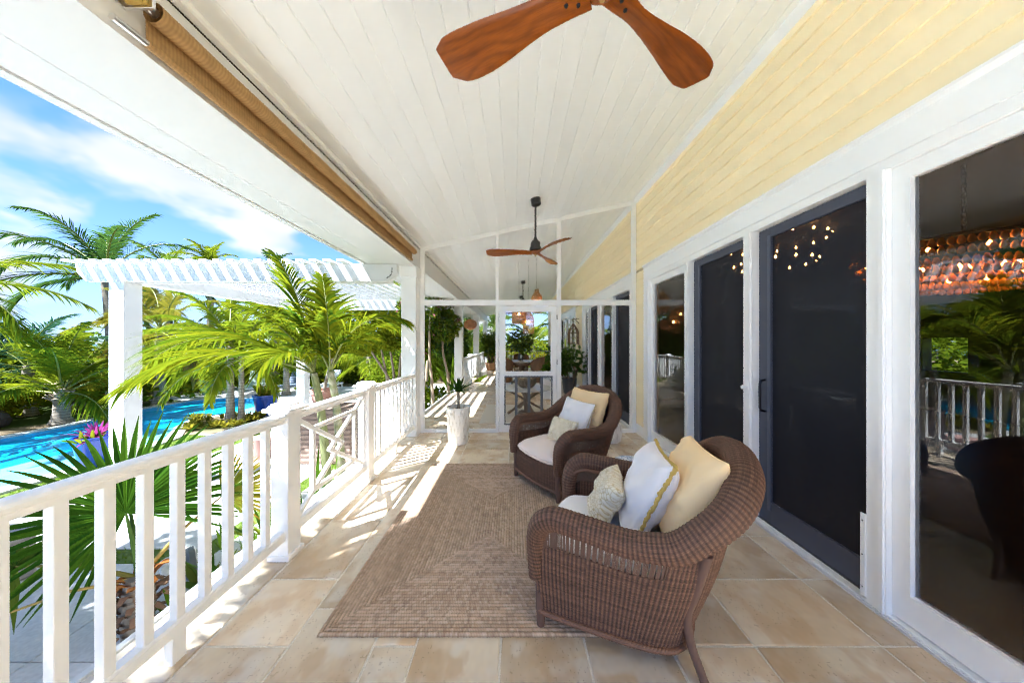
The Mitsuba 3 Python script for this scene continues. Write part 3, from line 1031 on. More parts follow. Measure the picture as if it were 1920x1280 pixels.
def shrub(name, label, cat, c, rad, n, r, size=0.09, col=(G_MID, G_LIME), group=None, lumps=5, stems=4, asp=0.42, hollow=0.4, stemcol=(0.16, 0.11, 0.07)):
    t = thing(name, label, cat, group)
    m = MB()
    c, rad = np.asarray(c, float), np.asarray(rad, float)
    for i in range(lumps):
        o = r.normal(0, 0.42, 3) * rad
        o[2] = abs(o[2]) * 0.9 - 0.15 * rad[2]
        p, d = blob(r, n // lumps, c + o, rad * r.uniform(0.45, 0.72), hollow)
        p = p[p[:, 2] > GZ + 0.02]
        dd = nrm(p - c - o)
        k = r.random()
        ca = np.asarray(col[0]) * (1 - 0.4 * k) + np.asarray(col[1]) * 0.4 * k
        leaves(m, p, r, size, (ca, col[1]), out=dd, asp=asp)
    put(m, 'foliage', 'leaf', t)
    m = MB(stemcol)
    for i in range(stems):
        a = r.uniform(0, 2 * PI)
        top = c + np.array([math.cos(a) * rad[0] * 0.6, math.sin(a) * rad[1] * 0.6, rad[2] * r.uniform(0, 0.7)])
        bs = np.array([c[0] + 0.12 * math.cos(a) * rad[0], c[1] + 0.12 * math.sin(a) * rad[1], max(GZ - 0.05, c[2] - rad[2] * 1.2)])
        mid = (bs + top) / 2 + r.normal(0, 0.06, 3) * rad
        m.tube([bs, mid, top], np.array([0.03, 0.022, 0.008]) * (0.5 + rad[2]), 6)
    put(m, 'stem', 'matt', t)
    return t


def palm(name, label, base, height, nf, r, L=2.0, ll=0.5, lw=0.016, n=46, col=(G_MID, G_LIME), lean=(0, 0), trunk=0.14, group=None, el=(1.35, -0.35), droop=1.15, wind=(0, 0, 0), old=0, K=3, boots=False, sag=0.55, cat='palm tree', az0=0.0, barkcol=None):
    t = thing(name, label, cat, group)
    base = np.asarray(base, float)
    s = np.linspace(0, 1, 14)
    P = base + np.outer(s, [0, 0, height]) + np.outer(s ** 1.8, [lean[0], lean[1], 0])
    R = trunk * (1.0 - 0.28 * s + 0.45 * np.exp(-s * 9)) * (1 + 0.03 * np.sin(np.arange(14) * 2.3))
    m = MB(barkcol or (0.3, 0.26, 0.22))
    m.tube(P, R, 14)
    put(m, 'trunk', 'bark', t, smooth=60)
    top = P[-1]
    if boots:
        m = MB()
        for i in range(boots if isinstance(boots, int) and boots > 1 else 16):
            a, z = i * 2.4, r.uniform(-0.55, 0.05) * min(1, height)
            d = np.array([math.cos(a), math.sin(a), 0])
            b = top + np.array([0, 0, z]) + d * trunk * 0.6
            m.bar(b, b + d * trunk * r.uniform(0.6, 1.4) + [0, 0, trunk * r.uniform(0.6, 1.6)], trunk * 0.7, trunk * 0.14, col=np.array([0.30, 0.24, 0.18]) * r.uniform(0.6, 1.2))
        put(m, 'leaf_base', 'matt', t)
    for i in range(nf):
        q = (i + 0.5) / nf
        a = az0 + i * 2.39996 + r.normal(0, 0.12)
        e = el[0] + (el[1] - el[0]) * q + r.normal(0, 0.08)
        lf, st = MB(), MB()
        cc = col
        if i >= nf - old:
            cc = ((0.26, 0.16, 0.04), (0.34, 0.26, 0.07))
        frond(lf, st, top + np.array([0, 0, -0.12 * q * min(1, L)]), a, e, L * r.uniform(0.85, 1.1), droop * r.uniform(0.8, 1.25), r, n, ll, lw, cc, sag=sag, side=r.normal(0, 0.25), wind=wind, thick=0.012 * L, K=K)
        fk = put(lf, 'frond', 'leaf', t)
        put(st, 'stalk', 'satin', fk, smooth=True)
    return t


def rosette(leaf, c, n, r, L, w, col, el=(1.45, 0.25), sag=0.35, K=4, tip=None):
    a = np.arange(n) * 2.39996 + r.normal(0, 0.15, n)
    q = (np.arange(n) + 0.5) / n
    e = el[0] + (el[1] - el[0]) * q + r.normal(0, 0.07, n)
    D = np.stack([np.cos(a) * np.cos(e), np.sin(a) * np.cos(e), np.sin(e)], 1)
    W = np.stack([-np.sin(a), np.cos(a), np.zeros(n)], 1)
    k = r.random((n, 1))
    cc = np.asarray(col[0]) * (1 - k) + np.asarray(col[1]) * k
    blades(leaf, np.asarray(c) + D * 0.01, D, W, L * r.uniform(0.8, 1.15, n) * (0.75 + 0.35 * q), w, cc, cc * 1.15 if tip is None else np.broadcast_to(tip, cc.shape), sag * (0.3 + q), K, (0.75, 1.0, 0.85, 0.55) if K == 4 else (0.8, 1.0, 0.6))


def stalks(leaf, c, n, r, L, w, col, spread=0.5, rad=0.05, sag=0.3):
    """upright strap leaves from a clump"""
    a = r.uniform(0, 2 * PI, n)
    e = PI / 2 - np.abs(r.normal(0, spread, n))
    D = np.stack([np.cos(a) * np.cos(e), np.sin(a) * np.cos(e), np.sin(e)], 1)
    b = r.uniform(0, 2 * PI, n)
    W = nrm(np.cross(D, np.stack([np.cos(b), np.sin(b), 0 * b], 1)))
    B = np.asarray(c) + np.stack([np.cos(a), np.sin(a), 0 * a], 1) * (rad * np.sqrt(r.random(n)))[:, None]
    k = r.random((n, 1))
    cc = np.asarray(col[0]) * (1 - k) + np.asarray(col[1]) * k
    blades(leaf, B, D, W, L * r.uniform(0.55, 1.1, n), w * r.uniform(0.7, 1.2, n), cc, cc * 1.1, sag * r.uniform(0, 1.6, n), 4, (0.7, 1.0, 0.9, 0.6))
# ================================================================== furniture
from scipy.interpolate import CubicSpline, PchipInterpolator


def spline(pts, n, closed=False):
    p = np.asarray(pts, float)
    s = np.r_[0, np.cumsum(np.linalg.norm(np.diff(p, axis=0), axis=1))]
    cs = PchipInterpolator(s, p) if not closed else CubicSpline(s, p, bc_type='periodic')
    q = np.linspace(0, s[-1], n)
    return cs(q), q


def frame_mat(x, y, ang):
    c, s = math.cos(ang), math.sin(ang)
    return np.array([[c, -s, 0, x], [s, c, 0, y], [0, 0, 1, 0], [0, 0, 0, 1.0]])


def roll_tube(m, pts, rad, rib=0.0195, sides=26, amp=0.0018, n_per=7):
    P, q = spline(pts, 60)
    L = q[-1]
    n = int(L / rib * n_per)
    P, q = spline(pts, n)
    r = np.interp(np.linspace(0, 1, n), np.linspace(0, 1, len(rad)), rad)
    t = nrm(np.gradient(P, axis=0))
    a0 = nrm(np.cross(t[0], [0.3, 1.0, 0.2]))
    A = np.zeros_like(P)
    for i in range(n):
        a0 = nrm(a0 - t[i] * np.dot(a0, t[i]))
        A[i] = a0
    Bv = np.cross(t, A)
    ang = np.linspace(0, 2 * PI, sides + 1)
    rr = r + amp * (np.abs(np.cos(PI * q / rib)) - 0.5) * 2 * (r / 0.06)
    V = P[:, None] + rr[:, None, None] * (np.cos(ang)[None, :, None] * A[:, None] + np.sin(ang)[None, :, None] * Bv[:, None])
    uv = np.stack([np.repeat(q[:, None], sides + 1, 1), ang[None] * r[:, None] + 0 * q[:, None]], -1)
    m.grid(V, uv=uv)


def braid(m, pts, r=0.008, orbit=0.007, pitch=0.045, n=None):
    P, q = spline(pts, 10)
    n = int(q[-1] / pitch * 9)
    P, q = spline(pts, n)
    t = nrm(np.gradient(P, axis=0))
    s = nrm(np.cross(t, [0, 0, 1.0]) + 1e-9)
    u = np.cross(s, t)
    for ph in (0, 2 * PI / 3, 4 * PI / 3):
        a = 2 * PI * q / pitch + ph
        m.tube(P + orbit * (np.cos(a)[:, None] * s + np.sin(a)[:, None] * u), r, 6)
        m.t[-1] = np.stack([np.repeat(q, 6).repeat(1), np.tile(np.arange(6) * 0.006, n)], 1) if False else np.zeros((len(m.v[-1]), 2)) + np.array([0.004, 0.0028])


TOP = np.array([(.365, -.015, .515), (.378, .015, .565), (.388, .09, .60), (.397, .24, .592), (.404, .40, .580), (.412, .57, .605), (.390, .695, .685), (.322, .81, .785), (.18, .875, .862), (0, .893, .885)])
BOT = np.array([(.347, -.01, .10), (.347, .02, .10), (.347, .09, .10), (.345, .21, .10), (.341, .35, .10), (.331, .47, .10), (.303, .575, .10), (.235, .64, .10), (.12, .675, .10), (0, .685, .10)])


def armchair(label, M):
    ch = thing('wicker_armchair', label, 'armchair', None)

    def fin(m, name, mat='wicker', smooth=True):
        m.xf(M)
        return put(m, name, mat, ch, smooth=smooth)
    mir = np.array([-1.0, 1, 1])
    # rolled arm and back rim in one sweep, starting low on the front post
    half = np.vstack([[(.350, -.028, .27), (.352, -.030, .36), (.357, -.028, .45)], TOP])
    path = np.vstack([half, (half * mir)[::-1][1:]])
    rad = np.array([.040, .045, .050, .053, .054, .055, .055, .056, .058, .062, .067, .070, .070])
    rad = np.interp(np.linspace(0, 1, 61), np.r_[0, np.cumsum(np.linalg.norm(np.diff(half, axis=0), axis=1))] / np.linalg.norm(np.diff(half, axis=0), axis=1).sum(), rad)
    m = MB()
    roll_tube(m, path, np.r_[rad, rad[::-1][1:]])
    fin(m, 'rolled_rim')
    # body shell between bottom braid and rim, with open cane just below the arms
    nu, nv = 520, 40
    full_t = np.vstack([TOP, (TOP * mir)[::-1][1:]])
    full_b = np.vstack([BOT, (BOT * mir)[::-1][1:]])
    kk = np.linspace(0, 1, len(full_t))
    uu = np.linspace(0, 1, nu)
    tp, bp = PchipInterpolator(kk, full_t)(uu), PchipInterpolator(kk, full_b)(uu)
    arc = np.r_[0, np.cumsum(np.linalg.norm(np.diff(bp * 0.5 + tp * 0.5, axis=0), axis=1))]
    vv = np.linspace(0, 1, nv)
    S = bp[:, None] * (1 - vv)[None, :, None] + tp[:, None] * vv[None, :, None]
    outn = np.stack([np.gradient(bp[:, 1] * 0.5 + tp[:, 1] * 0.5), -np.gradient(bp[:, 0] * 0.5 + tp[:, 0] * 0.5), 0 * uu], 1)
    outn = nrm(outn)
    if outn[nu // 4, 0] < 0:
        outn = -outn
    hgt = S[..., 2]
    bow = 0.016 * np.sin(PI * vv) ** 2
    rib = 0.0024 * np.cos(2 * PI * arc / 0.0195)
    uvS = np.stack([np.repeat(arc[:, None], nv, 1), hgt], -1)
    side_k = np.minimum(uu, 1 - uu) * 2                    # 0 front .. 1 middle of the back
    lace = ((side_k > 0.015) & (side_k < 0.56))[:, None] & ((vv > 0.70) & (vv < 0.93))[None, :]
    lace2 = ((side_k > 0.06) & (side_k < 0.30))[:, None] & ((vv > 0.26) & (vv < 0.50))[None, :] & False
    m = MB()
    for off in (0.005, -0.005):
        V = S + outn[:, None] * (bow[None, :, None] + off + rib[:, None, None] * np.sign(off))
        i, j = np.meshgrid(np.arange(nu - 1), np.arange(nv - 1), indexing='ij')
        q = np.stack([i * nv + j, (i + 1) * nv + j, (i + 1) * nv + j + 1, i * nv + j + 1], -1)
        keep = ~(lace[:-1, :-1] & lace[1:, 1:])
        m.add(V.reshape(-1, 3), q[keep], uv=uvS.reshape(-1, 2))
    fin(m, 'woven_body')
    m = MB((0.12, 0.066, 0.048))
    iv0, iv1 = np.flatnonzero((vv > 0.70) & (vv < 0.93))[[0, -1]]
    step = 0.0064
    for s_ in (0, 1):
        la = np.arange(0.03 * arc[-1] / 2, 0.565 * arc[-1] / 2, step)
        for a in la:
            a_ = a if s_ == 0 else arc[-1] - a
            k0 = int(np.clip(np.searchsorted(arc, a_), 1, nu - 1))
            pa = S[k0, iv0 - 1] + outn[k0] * bow[iv0 - 1]
            pb = S[k0, min(iv1 + 1, nv - 1)] + outn[k0] * bow[min(iv1 + 1, nv - 1)]
            m.bar(pa, pb, 0.0048, 0.0048, up=outn[k0])
    put(m.xf(M), 'open_cane', 'satin', ch, kind='stuff')
    # front apron with curved seat edge
    xs, zs = np.linspace(-0.335, 0.335, 160), np.linspace(0.10, 0.335, 14)
    yb = -0.012 - 0.035 * (1 - (xs / 0.335) ** 2)
    dip = 0.335 - 0.03 * (1 - (xs / 0.335) ** 2)
    m = MB()
    for off in (-0.005, 0.005):
        Z = 0.10 + (zs - 0.10)[None] / 0.235 * (dip - 0.10)[:, None]
        V = np.stack([np.repeat(xs[:, None], 14, 1), np.repeat(yb[:, None], 14, 1) + off + np.sign(off) * 0.0022 * np.cos(2 * PI * xs / 0.0195)[:, None], Z], -1)
        m.grid(V, uv=np.stack([np.repeat(xs[:, None], 14, 1) + 1, Z], -1))
    fin(m, 'front_apron')
    m = MB((0.06, 0.035, 0.026))
    m.prism([(-0.33, 0.0), (0.33, 0.0), (0.33, 0.45), (0.26, 0.60), (-0.26, 0.60), (-0.33, 0.45)], 0.275, 0.30, 'z')
    m.prism([(-0.33, 0.0), (0.33, 0.0), (0.325, 0.45), (0.23, 0.64), (-0.23, 0.64), (-0.325, 0.45)], 0.105, 0.12, 'z')
    fin(m, 'seat_deck', 'matt', False)
    # braids
    m = MB()
    fb = np.vstack([full_b[:, :] + np.array([0, 0, -0.004])])
    braid(m, fb + np.c_[PchipInterpolator(uu, outn)(kk)[:, :2] * 0.008, np.zeros(len(kk))])
    braid(m, [(-0.345, -0.020, .097), (-0.2, -.045, .097), (0, -.058, .097), (0.2, -.045, .097), (0.345, -0.020, .097)])
    for s_ in (1, -1):
        inn = TOP[1:7] * np.array([s_, 1, 1]) - np.array([s_ * 0.052, 0, 0.045])
        braid(m, inn, 0.007, 0.006, 0.04)
    fin(m, 'braided_edge')
    for s_ in (1, -1):
        m = MB((0.115, 0.066, 0.055))
        m.lathe([(0.0, 0.0), (0.017, 0.0), (0.019, 0.012), (0.0205, 0.015), (0.026, 0.12), (0.027, 0.30), (0.0, 0.30)], (s_ * 0.335, -0.012, 0), 16)
        m.lathe([(0.0, -0.0), (0.0185, 0.0005), (0.0205, 0.022), (0.0, 0.023)], (s_ * 0.335, -0.012, 0), 16, col=(0.42, 0.36, 0.36))
        fin(m, 'leg', 'satin', 40)
        m = MB((0.115, 0.066, 0.055))
        P, _ = spline([(s_ * 0.310, .712, .0), (s_ * 0.304, .685, .07), (s_ * 0.304, .655, .16), (s_ * 0.316, .640, .27), (s_ * 0.346, .670, .42), (s_ * 0.380, .705, .60)], 22)
        m.tube(P, np.linspace(0.0175, 0.021, 22), 12)
        fin(m, 'leg', 'satin', 60)
    return ch


def pillow(w, h, t, seed, n=46, pinch=0.065, ex=2.6, po=0.42, wr=0.021, flat=False):
    r = np.random.default_rng(seed)
    g = np.sin(np.linspace(-1, 1, n) * PI / 2)
    g = g * (1 + 0)
    u, v = np.meshgrid(g, g, indexing='ij')
    x = w / 2 * u * (1 - pinch * (1 - v ** 2) * np.abs(u) ** 3)
    y = h / 2 * v * (1 - pinch * (1 - u ** 2) * np.abs(v) ** 3)
    th = np.maximum((1 - np.abs(u) ** ex) * (1 - np.abs(v) ** ex), 0) ** po
    q = np.stack([x, y, 0 * x], -1)
    wn = meshkit.fbm(np.stack([x * 9 + seed, y * 9, 0 * x], -1), 3, seed) - 0.5
    cr = np.sin((x * np.cos(seed) + y * np.sin(seed)) * 70 + wn * 6) * np.exp(-((1 - np.abs(u)) / 0.28) ** 2)
    parts = []
    for s in (1, -1):
        z = s * t / 2 * th * (1 + 0.22 * wn) + s * wr * 2.2 * wn * th ** 1.2 + s * 0.42 * wr * cr * th
        z = z + 0.02 * np.sin(x * 7 + seed) * (w / 0.5) * 0.6
        parts.append((np.stack([x, y, z], -1), np.stack([x, y], -1)))
    return parts


def soft(name, label, parts, M, mat='cloth', col=(0.7, 0.7, 0.7), piping=None, parent=None, cat='pillow', group=None, fringe=0.006):
    m = MB(col)
    for k, (V, uv) in enumerate(parts):
        m.grid(V if k == 0 else V[:, ::-1], uv=uv if k == 0 else uv[:, ::-1])
    m.xf(M)
    key = put(m, name, mat, smooth=True, label=label, cat=cat, group=group)
    if piping is not None:
        V = parts[0][0]
        n = V.shape[0]
        loop = np.vstack([V[:, 0], V[-1, 1:], V[::-1, -1][1:], V[0, ::-1][1:]])
        pm = MB(piping)
        r = np.random.default_rng(3)
        P, q = spline(loop, 260)
        pm.tube(P + r.normal(0, 0.25 * fringe, P.shape), fringe * r.uniform(0.8, 1.25, len(P)), 6)
        pm.xf(M)
        put(pm, 'piping', 'matt', key, smooth=True)
    return key


def lean(x, y, z, back, yaw=0.0, rollz=0.0):
    """pillow frame in the chair: local x stays, y goes up and back, z (normal) faces forward"""
    cb, sb = math.cos(back), math.sin(back)
    R = np.array([[1, 0, 0], [0, sb, -cb], [0, cb, sb]])
    cy, sy = math.cos(yaw), math.sin(yaw)
    Ry = np.array([[cy, -sy, 0], [sy, cy, 0], [0, 0, 1.0]])
    cr, sr = math.cos(rollz), math.sin(rollz)
    Rz = np.array([[cr, -sr, 0], [sr, cr, 0], [0, 0, 1.0]])
    M = np.eye(4)
    M[:3, :3] = Ry @ R @ Rz
    M[:3, 3] = (x, y, z)
    return M


def seat_cushion(label, M, col, seed):
    n = 60
    g = np.linspace(-1, 1, n)
    g = np.sign(g) * (1 - (1 - np.abs(g)) ** 1.7)
    u, v = np.meshgrid(g, g, indexing='ij')
    fr = np.clip((-v - 0.0), 0, 1)
    x = 0.300 * u * (1 - 0.10 * np.clip(v, 0, 1) ** 2)
    y = 0.285 + 0.300 * v - 0.045 * (1 - u ** 2) * np.clip(-v, 0, 1)
    e = np.maximum((1 - np.abs(u) ** 7) * (1 - np.abs(v) ** 7), 0) ** 0.36
    wn = meshkit.fbm(np.stack([x * 6 + seed, y * 6, 0 * x], -1), 3, seed) - 0.5
    parts = []
    for s in (1, -1):
        z = 0.362 + s * (0.058 * e + (0.020 * (1 - u ** 2) * (1 - v ** 2) if s > 0 else 0)) + (0.012 * wn * e if s > 0 else 0)
        z = z - 0.014 * np.clip(-v, 0, 1) ** 3
        parts.append((np.stack([x, y, z], -1), np.stack([x, y], -1)))
    return soft('seat_cushion', label, parts, M, col=col, piping=np.array(col) * 0.9, cat='cushion', fringe=0.0045)


TAN, GREYC, SEATC, IVORY = (0.87, 0.645, 0.375), (0.76, 0.74, 0.755), (0.83, 0.72, 0.66), (0.8, 0.75, 0.6)
# chair A: the far one, facing the railing; chair B: the near one, seen from its side
bA, bB = math.atan2(.56, .828) - PI / 2, math.atan2(-.40, .915) - PI / 2
MA, MBm = frame_mat(.224, 2.97, bA), frame_mat(.284, 1.829, bB)
armchair('dark brown wicker armchair farther from the viewer, facing the railing, with a beige seat', MA)
armchair('dark brown wicker armchair in the foreground, seen from its side, on the near rug corner', MBm)
seat_cushion('beige seat cushion on the far wicker armchair', MA, SEATC, 2)
seat_cushion('pale grey seat cushion of the near wicker armchair, mostly hidden by its arm', MBm, (0.78, 0.78, 0.80), 5)
soft('back_pillow', 'large tan pillow against the back of the far armchair', pillow(.52, .47, .17, 4), MA @ lean(.035, .665, .700, .38, -0.06), col=TAN)
soft('back_pillow', 'large tan pillow against the back of the near armchair, its corner pointing up', pillow(.53, .49, .19, 9), MBm @ lean(.03, .665, .695, .42, 0.06, 0.10), col=TAN)
soft('square_pillow', 'pale grey square pillow with tan edge on the far armchair', pillow(.44, .42, .16, 6), MA @ lean(.065, .465, .640, .42, -0.02, -0.06), col=GREYC, piping=(0.50, 0.38, 0.16), fringe=0.004)
soft('square_pillow', 'pale grey square pillow with yellow fringe on the near armchair', pillow(.47, .46, .18, 3), MBm @ lean(.0, .475, .650, .45, 0.08, 0.06), col=GREYC, piping=(0.52, 0.36, 0.10), fringe=0.0095)
soft('lumbar_pillow', 'small ivory brocade pillow in front on the far armchair', pillow(.37, .255, .13, 7, pinch=0.07), MA @ lean(.085, .270, .550, .50, -0.05, 0.02), mat='brocade')
soft('lumbar_pillow', 'small ivory brocade pillow in front on the near armchair', pillow(.37, .27, .14, 8, pinch=0.07), MBm @ lean(-.02, .275, .560, .50, 0.1, 0.0), mat='brocade')

# ------------------------------------------------------------------ rug of concentric braids
rx0, rx1, ry0, ry1 = -0.972, 0.588, 1.471, 3.561
cx, cy, hx, hy, bw = (rx0 + rx1) / 2, (ry0 + ry1) / 2, (rx1 - rx0) / 2, (ry1 - ry0) / 2, 0.0200
m = MB((0.25, 0.18, 0.13))
m.box((rx0 + 0.004, ry0 + 0.004, -0.001), (rx1 - 0.004, ry1 - 0.004, 0.008))
rug = put(m, 'area_rug', 'matt', label='rectangular brown braided rug under the front legs of the wicker armchairs', cat='rug')
m = MB()
for k in range(int(hx / bw)):
    a, b = hx - k * bw, hy - k * bw
    fr = np.array([0.02, 0.2, 0.5, 0.8, 0.98])
    zz = np.array([0.007, 0.0125, 0.0145, 0.0125, 0.0085])
    if k == 0:
        zz[0] = 0.0
    loops = []
    dk = fr * bw
    for (sx, sy, ex, ey) in ((-1, -1, 1, -1), (1, -1, 1, 1), (1, 1, -1, 1), (-1, 1, -1, -1)):
        n = max(2, int((2 * (a if sy == ey else b)) / 0.12))
        t = np.linspace(0, 1, n + 1)
        A = np.stack([cx + sx * (a - dk), cy + sy * (b - dk)], -1)
        B = np.stack([cx + ex * (a - dk), cy + ey * (b - dk)], -1)
        XY = A[None] * (1 - t)[:, None, None] + B[None] * t[:, None, None]
        wob = 0.0012 * np.sin(XY[..., 0] * 23 + XY[..., 1] * 19 + k)
        V = np.concatenate([XY, np.repeat(zz[None], len(t), 0)[..., None] + wob[..., None] * 0.4], -1)
        u0 = XY[:, 2, 0] if sy == ey else XY[:, 2, 1]
        uv = np.stack([np.repeat(u0[:, None], 5, 1), np.repeat((k + fr)[None], len(t), 0)], -1)
        m.grid(V, uv=uv)
put(m, 'braid', 'braid', rug, smooth=True)

# ------------------------------------------------------------------ garden stool between the chairs
m = MB()
m.lathe([(0, 0), (0.13, 0), (0.145, 0.012), (0.15, 0.04), (0.172, 0.15), (0.178, 0.24), (0.172, 0.33), (0.155, 0.44), (0.152, 0.47), (0.146, 0.482), (0.10, 0.487), (0.0, 0.488)], (0.965, 2.42, 0), 48)
stool = put(m, 'garden_stool', 'porcelain', smooth=40, label='white ceramic drum stool with blue pattern between the two armchairs', cat='stool')
m = MB((0.2, 0.28, 0.5))
for z_, r_ in ((0.05, 0.153), (0.44, 0.1565)):
    m.lathe([(r_, z_), (r_ + 0.004, z_ + 0.006), (r_, z_ + 0.012)], (0.965, 2.42, 0), 40)
put(m, 'rim_band', 'gloss', stool, smooth=True)

# ------------------------------------------------------------------ ceiling fans


def blade_grid(a0, c, R=0.66):
    n, k = 44, 13
    t = np.linspace(0.0, 1.0, n)
    x = 0.045 + (R - 0.045) * t
    lead = np.interp(t, [0, .12, .25, .45, .65, .85, .95, .985, 1], [.040, .042, .040, .050, .066, .080, .080, .074, .052])
    trail = np.interp(t, [0, .12, .25, .40, .55, .70, .85, .95, .985, 1], [.048, .044, .046, .060, .078, .090, .090, .076, .058, .030])
    lead, trail = [np.convolve(np.pad(z, 2, 'edge'), np.ones(5) / 5, 'valid') for z in (lead, trail)]
    pitch = np.radians(np.interp(t, [0, .2, .5, 1], [8, 24, 17, 12]))
    rise = 0.012 * np.sin(t * PI) - 0.004 * t
    w = np.linspace(-1, 1, k)
    rows = []
    for s in (1, -1):
        yv = 1.12 * np.where(w[None] < 0, w[None] * trail[:, None], w[None] * lead[:, None])
        th = (0.0085 - 0.003 * t)[:, None] * np.sqrt(np.maximum(1 - np.abs(w[None]) ** 6, 0)) * s
        Y = yv * np.cos(pitch)[:, None] - th * np.sin(pitch)[:, None]
        Z = yv * np.sin(pitch)[:, None] + th * np.cos(pitch)[:, None] + rise[:, None]
        V = np.stack([np.repeat(x[:, None], k, 1), Y, Z], -1)
        rows.append((V, np.stack([np.repeat(x[:, None], k, 1) + 0.7 * a0, yv], -1)))
    ca, sa = math.cos(a0), math.sin(a0)
    M = np.array([[ca, -sa, 0, c[0]], [sa, ca, 0, c[1]], [0, 0, 1, c[2]], [0, 0, 0, 1.0]])
    return rows, M


def fan(x, y, z, a0, label, R=0.66):
    f = thing('ceiling_fan', label, 'ceiling fan')
    cz = ceil_z(x)
    m = MB(BLACK)
    m.lathe([(0, 0.03), (0.062, 0.03), (0.066, 0.024), (0.066, -0.075), (0.058, -0.085), (0, -0.085)], (0, 0, 0), 32)
    al = math.atan(CS) * 0.8
    m.xf(np.array([[math.cos(al), 0, -math.sin(al), x], [0, 1, 0, y], [math.sin(al), 0, math.cos(al), cz], [0, 0, 0, 1.0]]))
    put(m, 'canopy', 'satin', f, smooth=40)
    m = MB(BLACK)
    m.tube([(x, y, cz - 0.05), (x, y, z + 0.16)], 0.0135, 14)
    put(m, 'rod', 'satin', f, smooth=40)
    m = MB(BLACK)
    m.lathe([(0, 0.21), (0.018, 0.21), (0.022, 0.19), (0.036, 0.165), (0.062, 0.140), (0.064, 0.075), (0.078, 0.070), (0.080, 0.03), (0.05, 0.022), (0, 0.022)], (x, y, z), 36)
    put(m, 'motor', 'satin', f, smooth=40)
    for k in range(3):
        rows, M = blade_grid(a0 + k * 2 * PI / 3, (x, y, z), R)
        m = MB()
        for i, (V, uv) in enumerate(rows):
            m.grid(V if i == 0 else V[:, ::-1], uv=uv if i == 0 else uv[:, ::-1])
        m.xf(M)
        bl = put(m, 'blade', 'teak', f, smooth=70)
        m = MB(BLACK)
        for (u_, w_) in ((0.085, 0.014), (0.085, -0.014), (0.125, 0.0)):
            a = a0 + k * 2 * PI / 3
            m.lathe([(0, 0.0), (0.0075, 0.0), (0.0065, -0.004), (0, -0.005)], (x + u_ * math.cos(a) - w_ * math.sin(a), y + u_ * math.sin(a) + w_ * math.cos(a), z - 0.006 + 0.010 * (w_ > 0) - 0.004 * (w_ < 0)), 10)
        put(m, 'screw', 'satin', bl, smooth=40)
    m = MB()
    m.lathe([(0, -0.018), (0.03, -0.016), (0.055, -0.006), (0.066, 0.006), (0.062, 0.02), (0, 0.024)], (x, y, z), 32)
    put(m, 'hub', 'teak', f, smooth=True)
    m = MB((0.38, 0.22, 0.08))
    m.lathe([(0, -0.05), (0.011, -0.048), (0.013, -0.03), (0.01, -0.012), (0, -0.012)], (x, y, z), 16)
    put(m, 'finial', 'satin', f, smooth=40)
    return f


fan(0.300, 1.01, 2.656, math.radians(33.8), 'wooden three blade ceiling fan overhead at the top edge, two blades in view')
fan(0.294, 4.02, 2.656, PI, 'wooden three blade ceiling fan on a black rod in front of the partition')
fan(0.294, 9.4, 2.656, 0.4, 'first black rod ceiling fan beyond the partition, behind the pendant lamps')
fan(0.294, 12.4, 2.656, 1.1, 'farthest black rod ceiling fan, small behind the pendant cord')

# ------------------------------------------------------------------ white planter with a small palm by the partition
wp = thing('barrel_planter', 'tall whitewashed planter with bands standing before the partition', 'planter')
px_, py_ = -0.800, 4.32
prof = [(0.118, 0.0), (0.128, 0.004), (0.136, 0.05), (0.150, 0.20), (0.163, 0.40), (0.172, 0.52), (0.170, 0.530), (0.150, 0.530), (0.146, 0.50), (0.144, 0.47), (0.0, 0.47)]
m = MB()
m.lathe(prof, (px_, py_, 0), 72, rfun=lambda a, z: 1 - 0.018 * (np.abs(np.sin(a * 9)) < 0.10) * (z > 0.01))
put(m, 'body', 'whitewash', wp, smooth=35)
for z_, r_ in ((0.10, 0.1425), (0.43, 0.1665), (0.495, 0.1715)):
    m = MB()
    m.lathe([(r_ - 0.006, z_), (r_ + 0.004, z_ + 0.004), (r_ + 0.005, z_ + 0.026), (r_ - 0.004, z_ + 0.03)], (px_, py_, 0), 48)
    put(m, 'band', 'whitewash', wp, smooth=35)
m = MB((0.30, 0.25, 0.19))
rr = np.random.default_rng(5)
for i in range(90):
    a, q = rr.uniform(0, 2 * PI), 0.14 * math.sqrt(rr.random())
    s_ = rr.uniform(0.008, 0.018)
    m.box((-s_, -s_, -s_ * 0.6), (s_, s_, s_ * 0.6), s_ * 0.5, at=(px_ + q * math.cos(a), py_ + q * math.sin(a), 0.474), col=np.array([0.34, 0.27, 0.2]) * rr.uniform(0.6, 1.5))
put(m, 'pebbles', 'matt', wp, kind='stuff')
lf = MB()
sp = thing('potted_palm', 'small dark green palm with pointed leaves growing in the whitewashed planter', 'plant')
rosette(lf, (px_, py_, 0.735), 34, rr, 0.30, 0.024, (G_DARK, (0.035, 0.10, 0.02)), (1.5, 0.12), 0.22)
put(lf, 'foliage', 'leaf', sp)
m = MB((0.26, 0.19, 0.13))
m.tube([(px_, py_, 0.46), (px_ + 0.004, py_, 0.6), (px_, py_, 0.75)], [0.024, 0.019, 0.022], 10)
put(m, 'stem', 'bark', sp, smooth=60)
m = MB()
m.lathe([(0, 0), (0.085, 0), (0.115, 0.03), (0.135, 0.12), (0.13, 0.22), (0.112, 0.27), (0.11, 0.285), (0.098, 0.285), (0.095, 0.25), (0, 0.245)], (1.44, 4.36, 0), 40)
put(m, 'round_pot', 'whitewash', smooth=40, label='round white pot on the floor behind the far armchair', cat='pot')

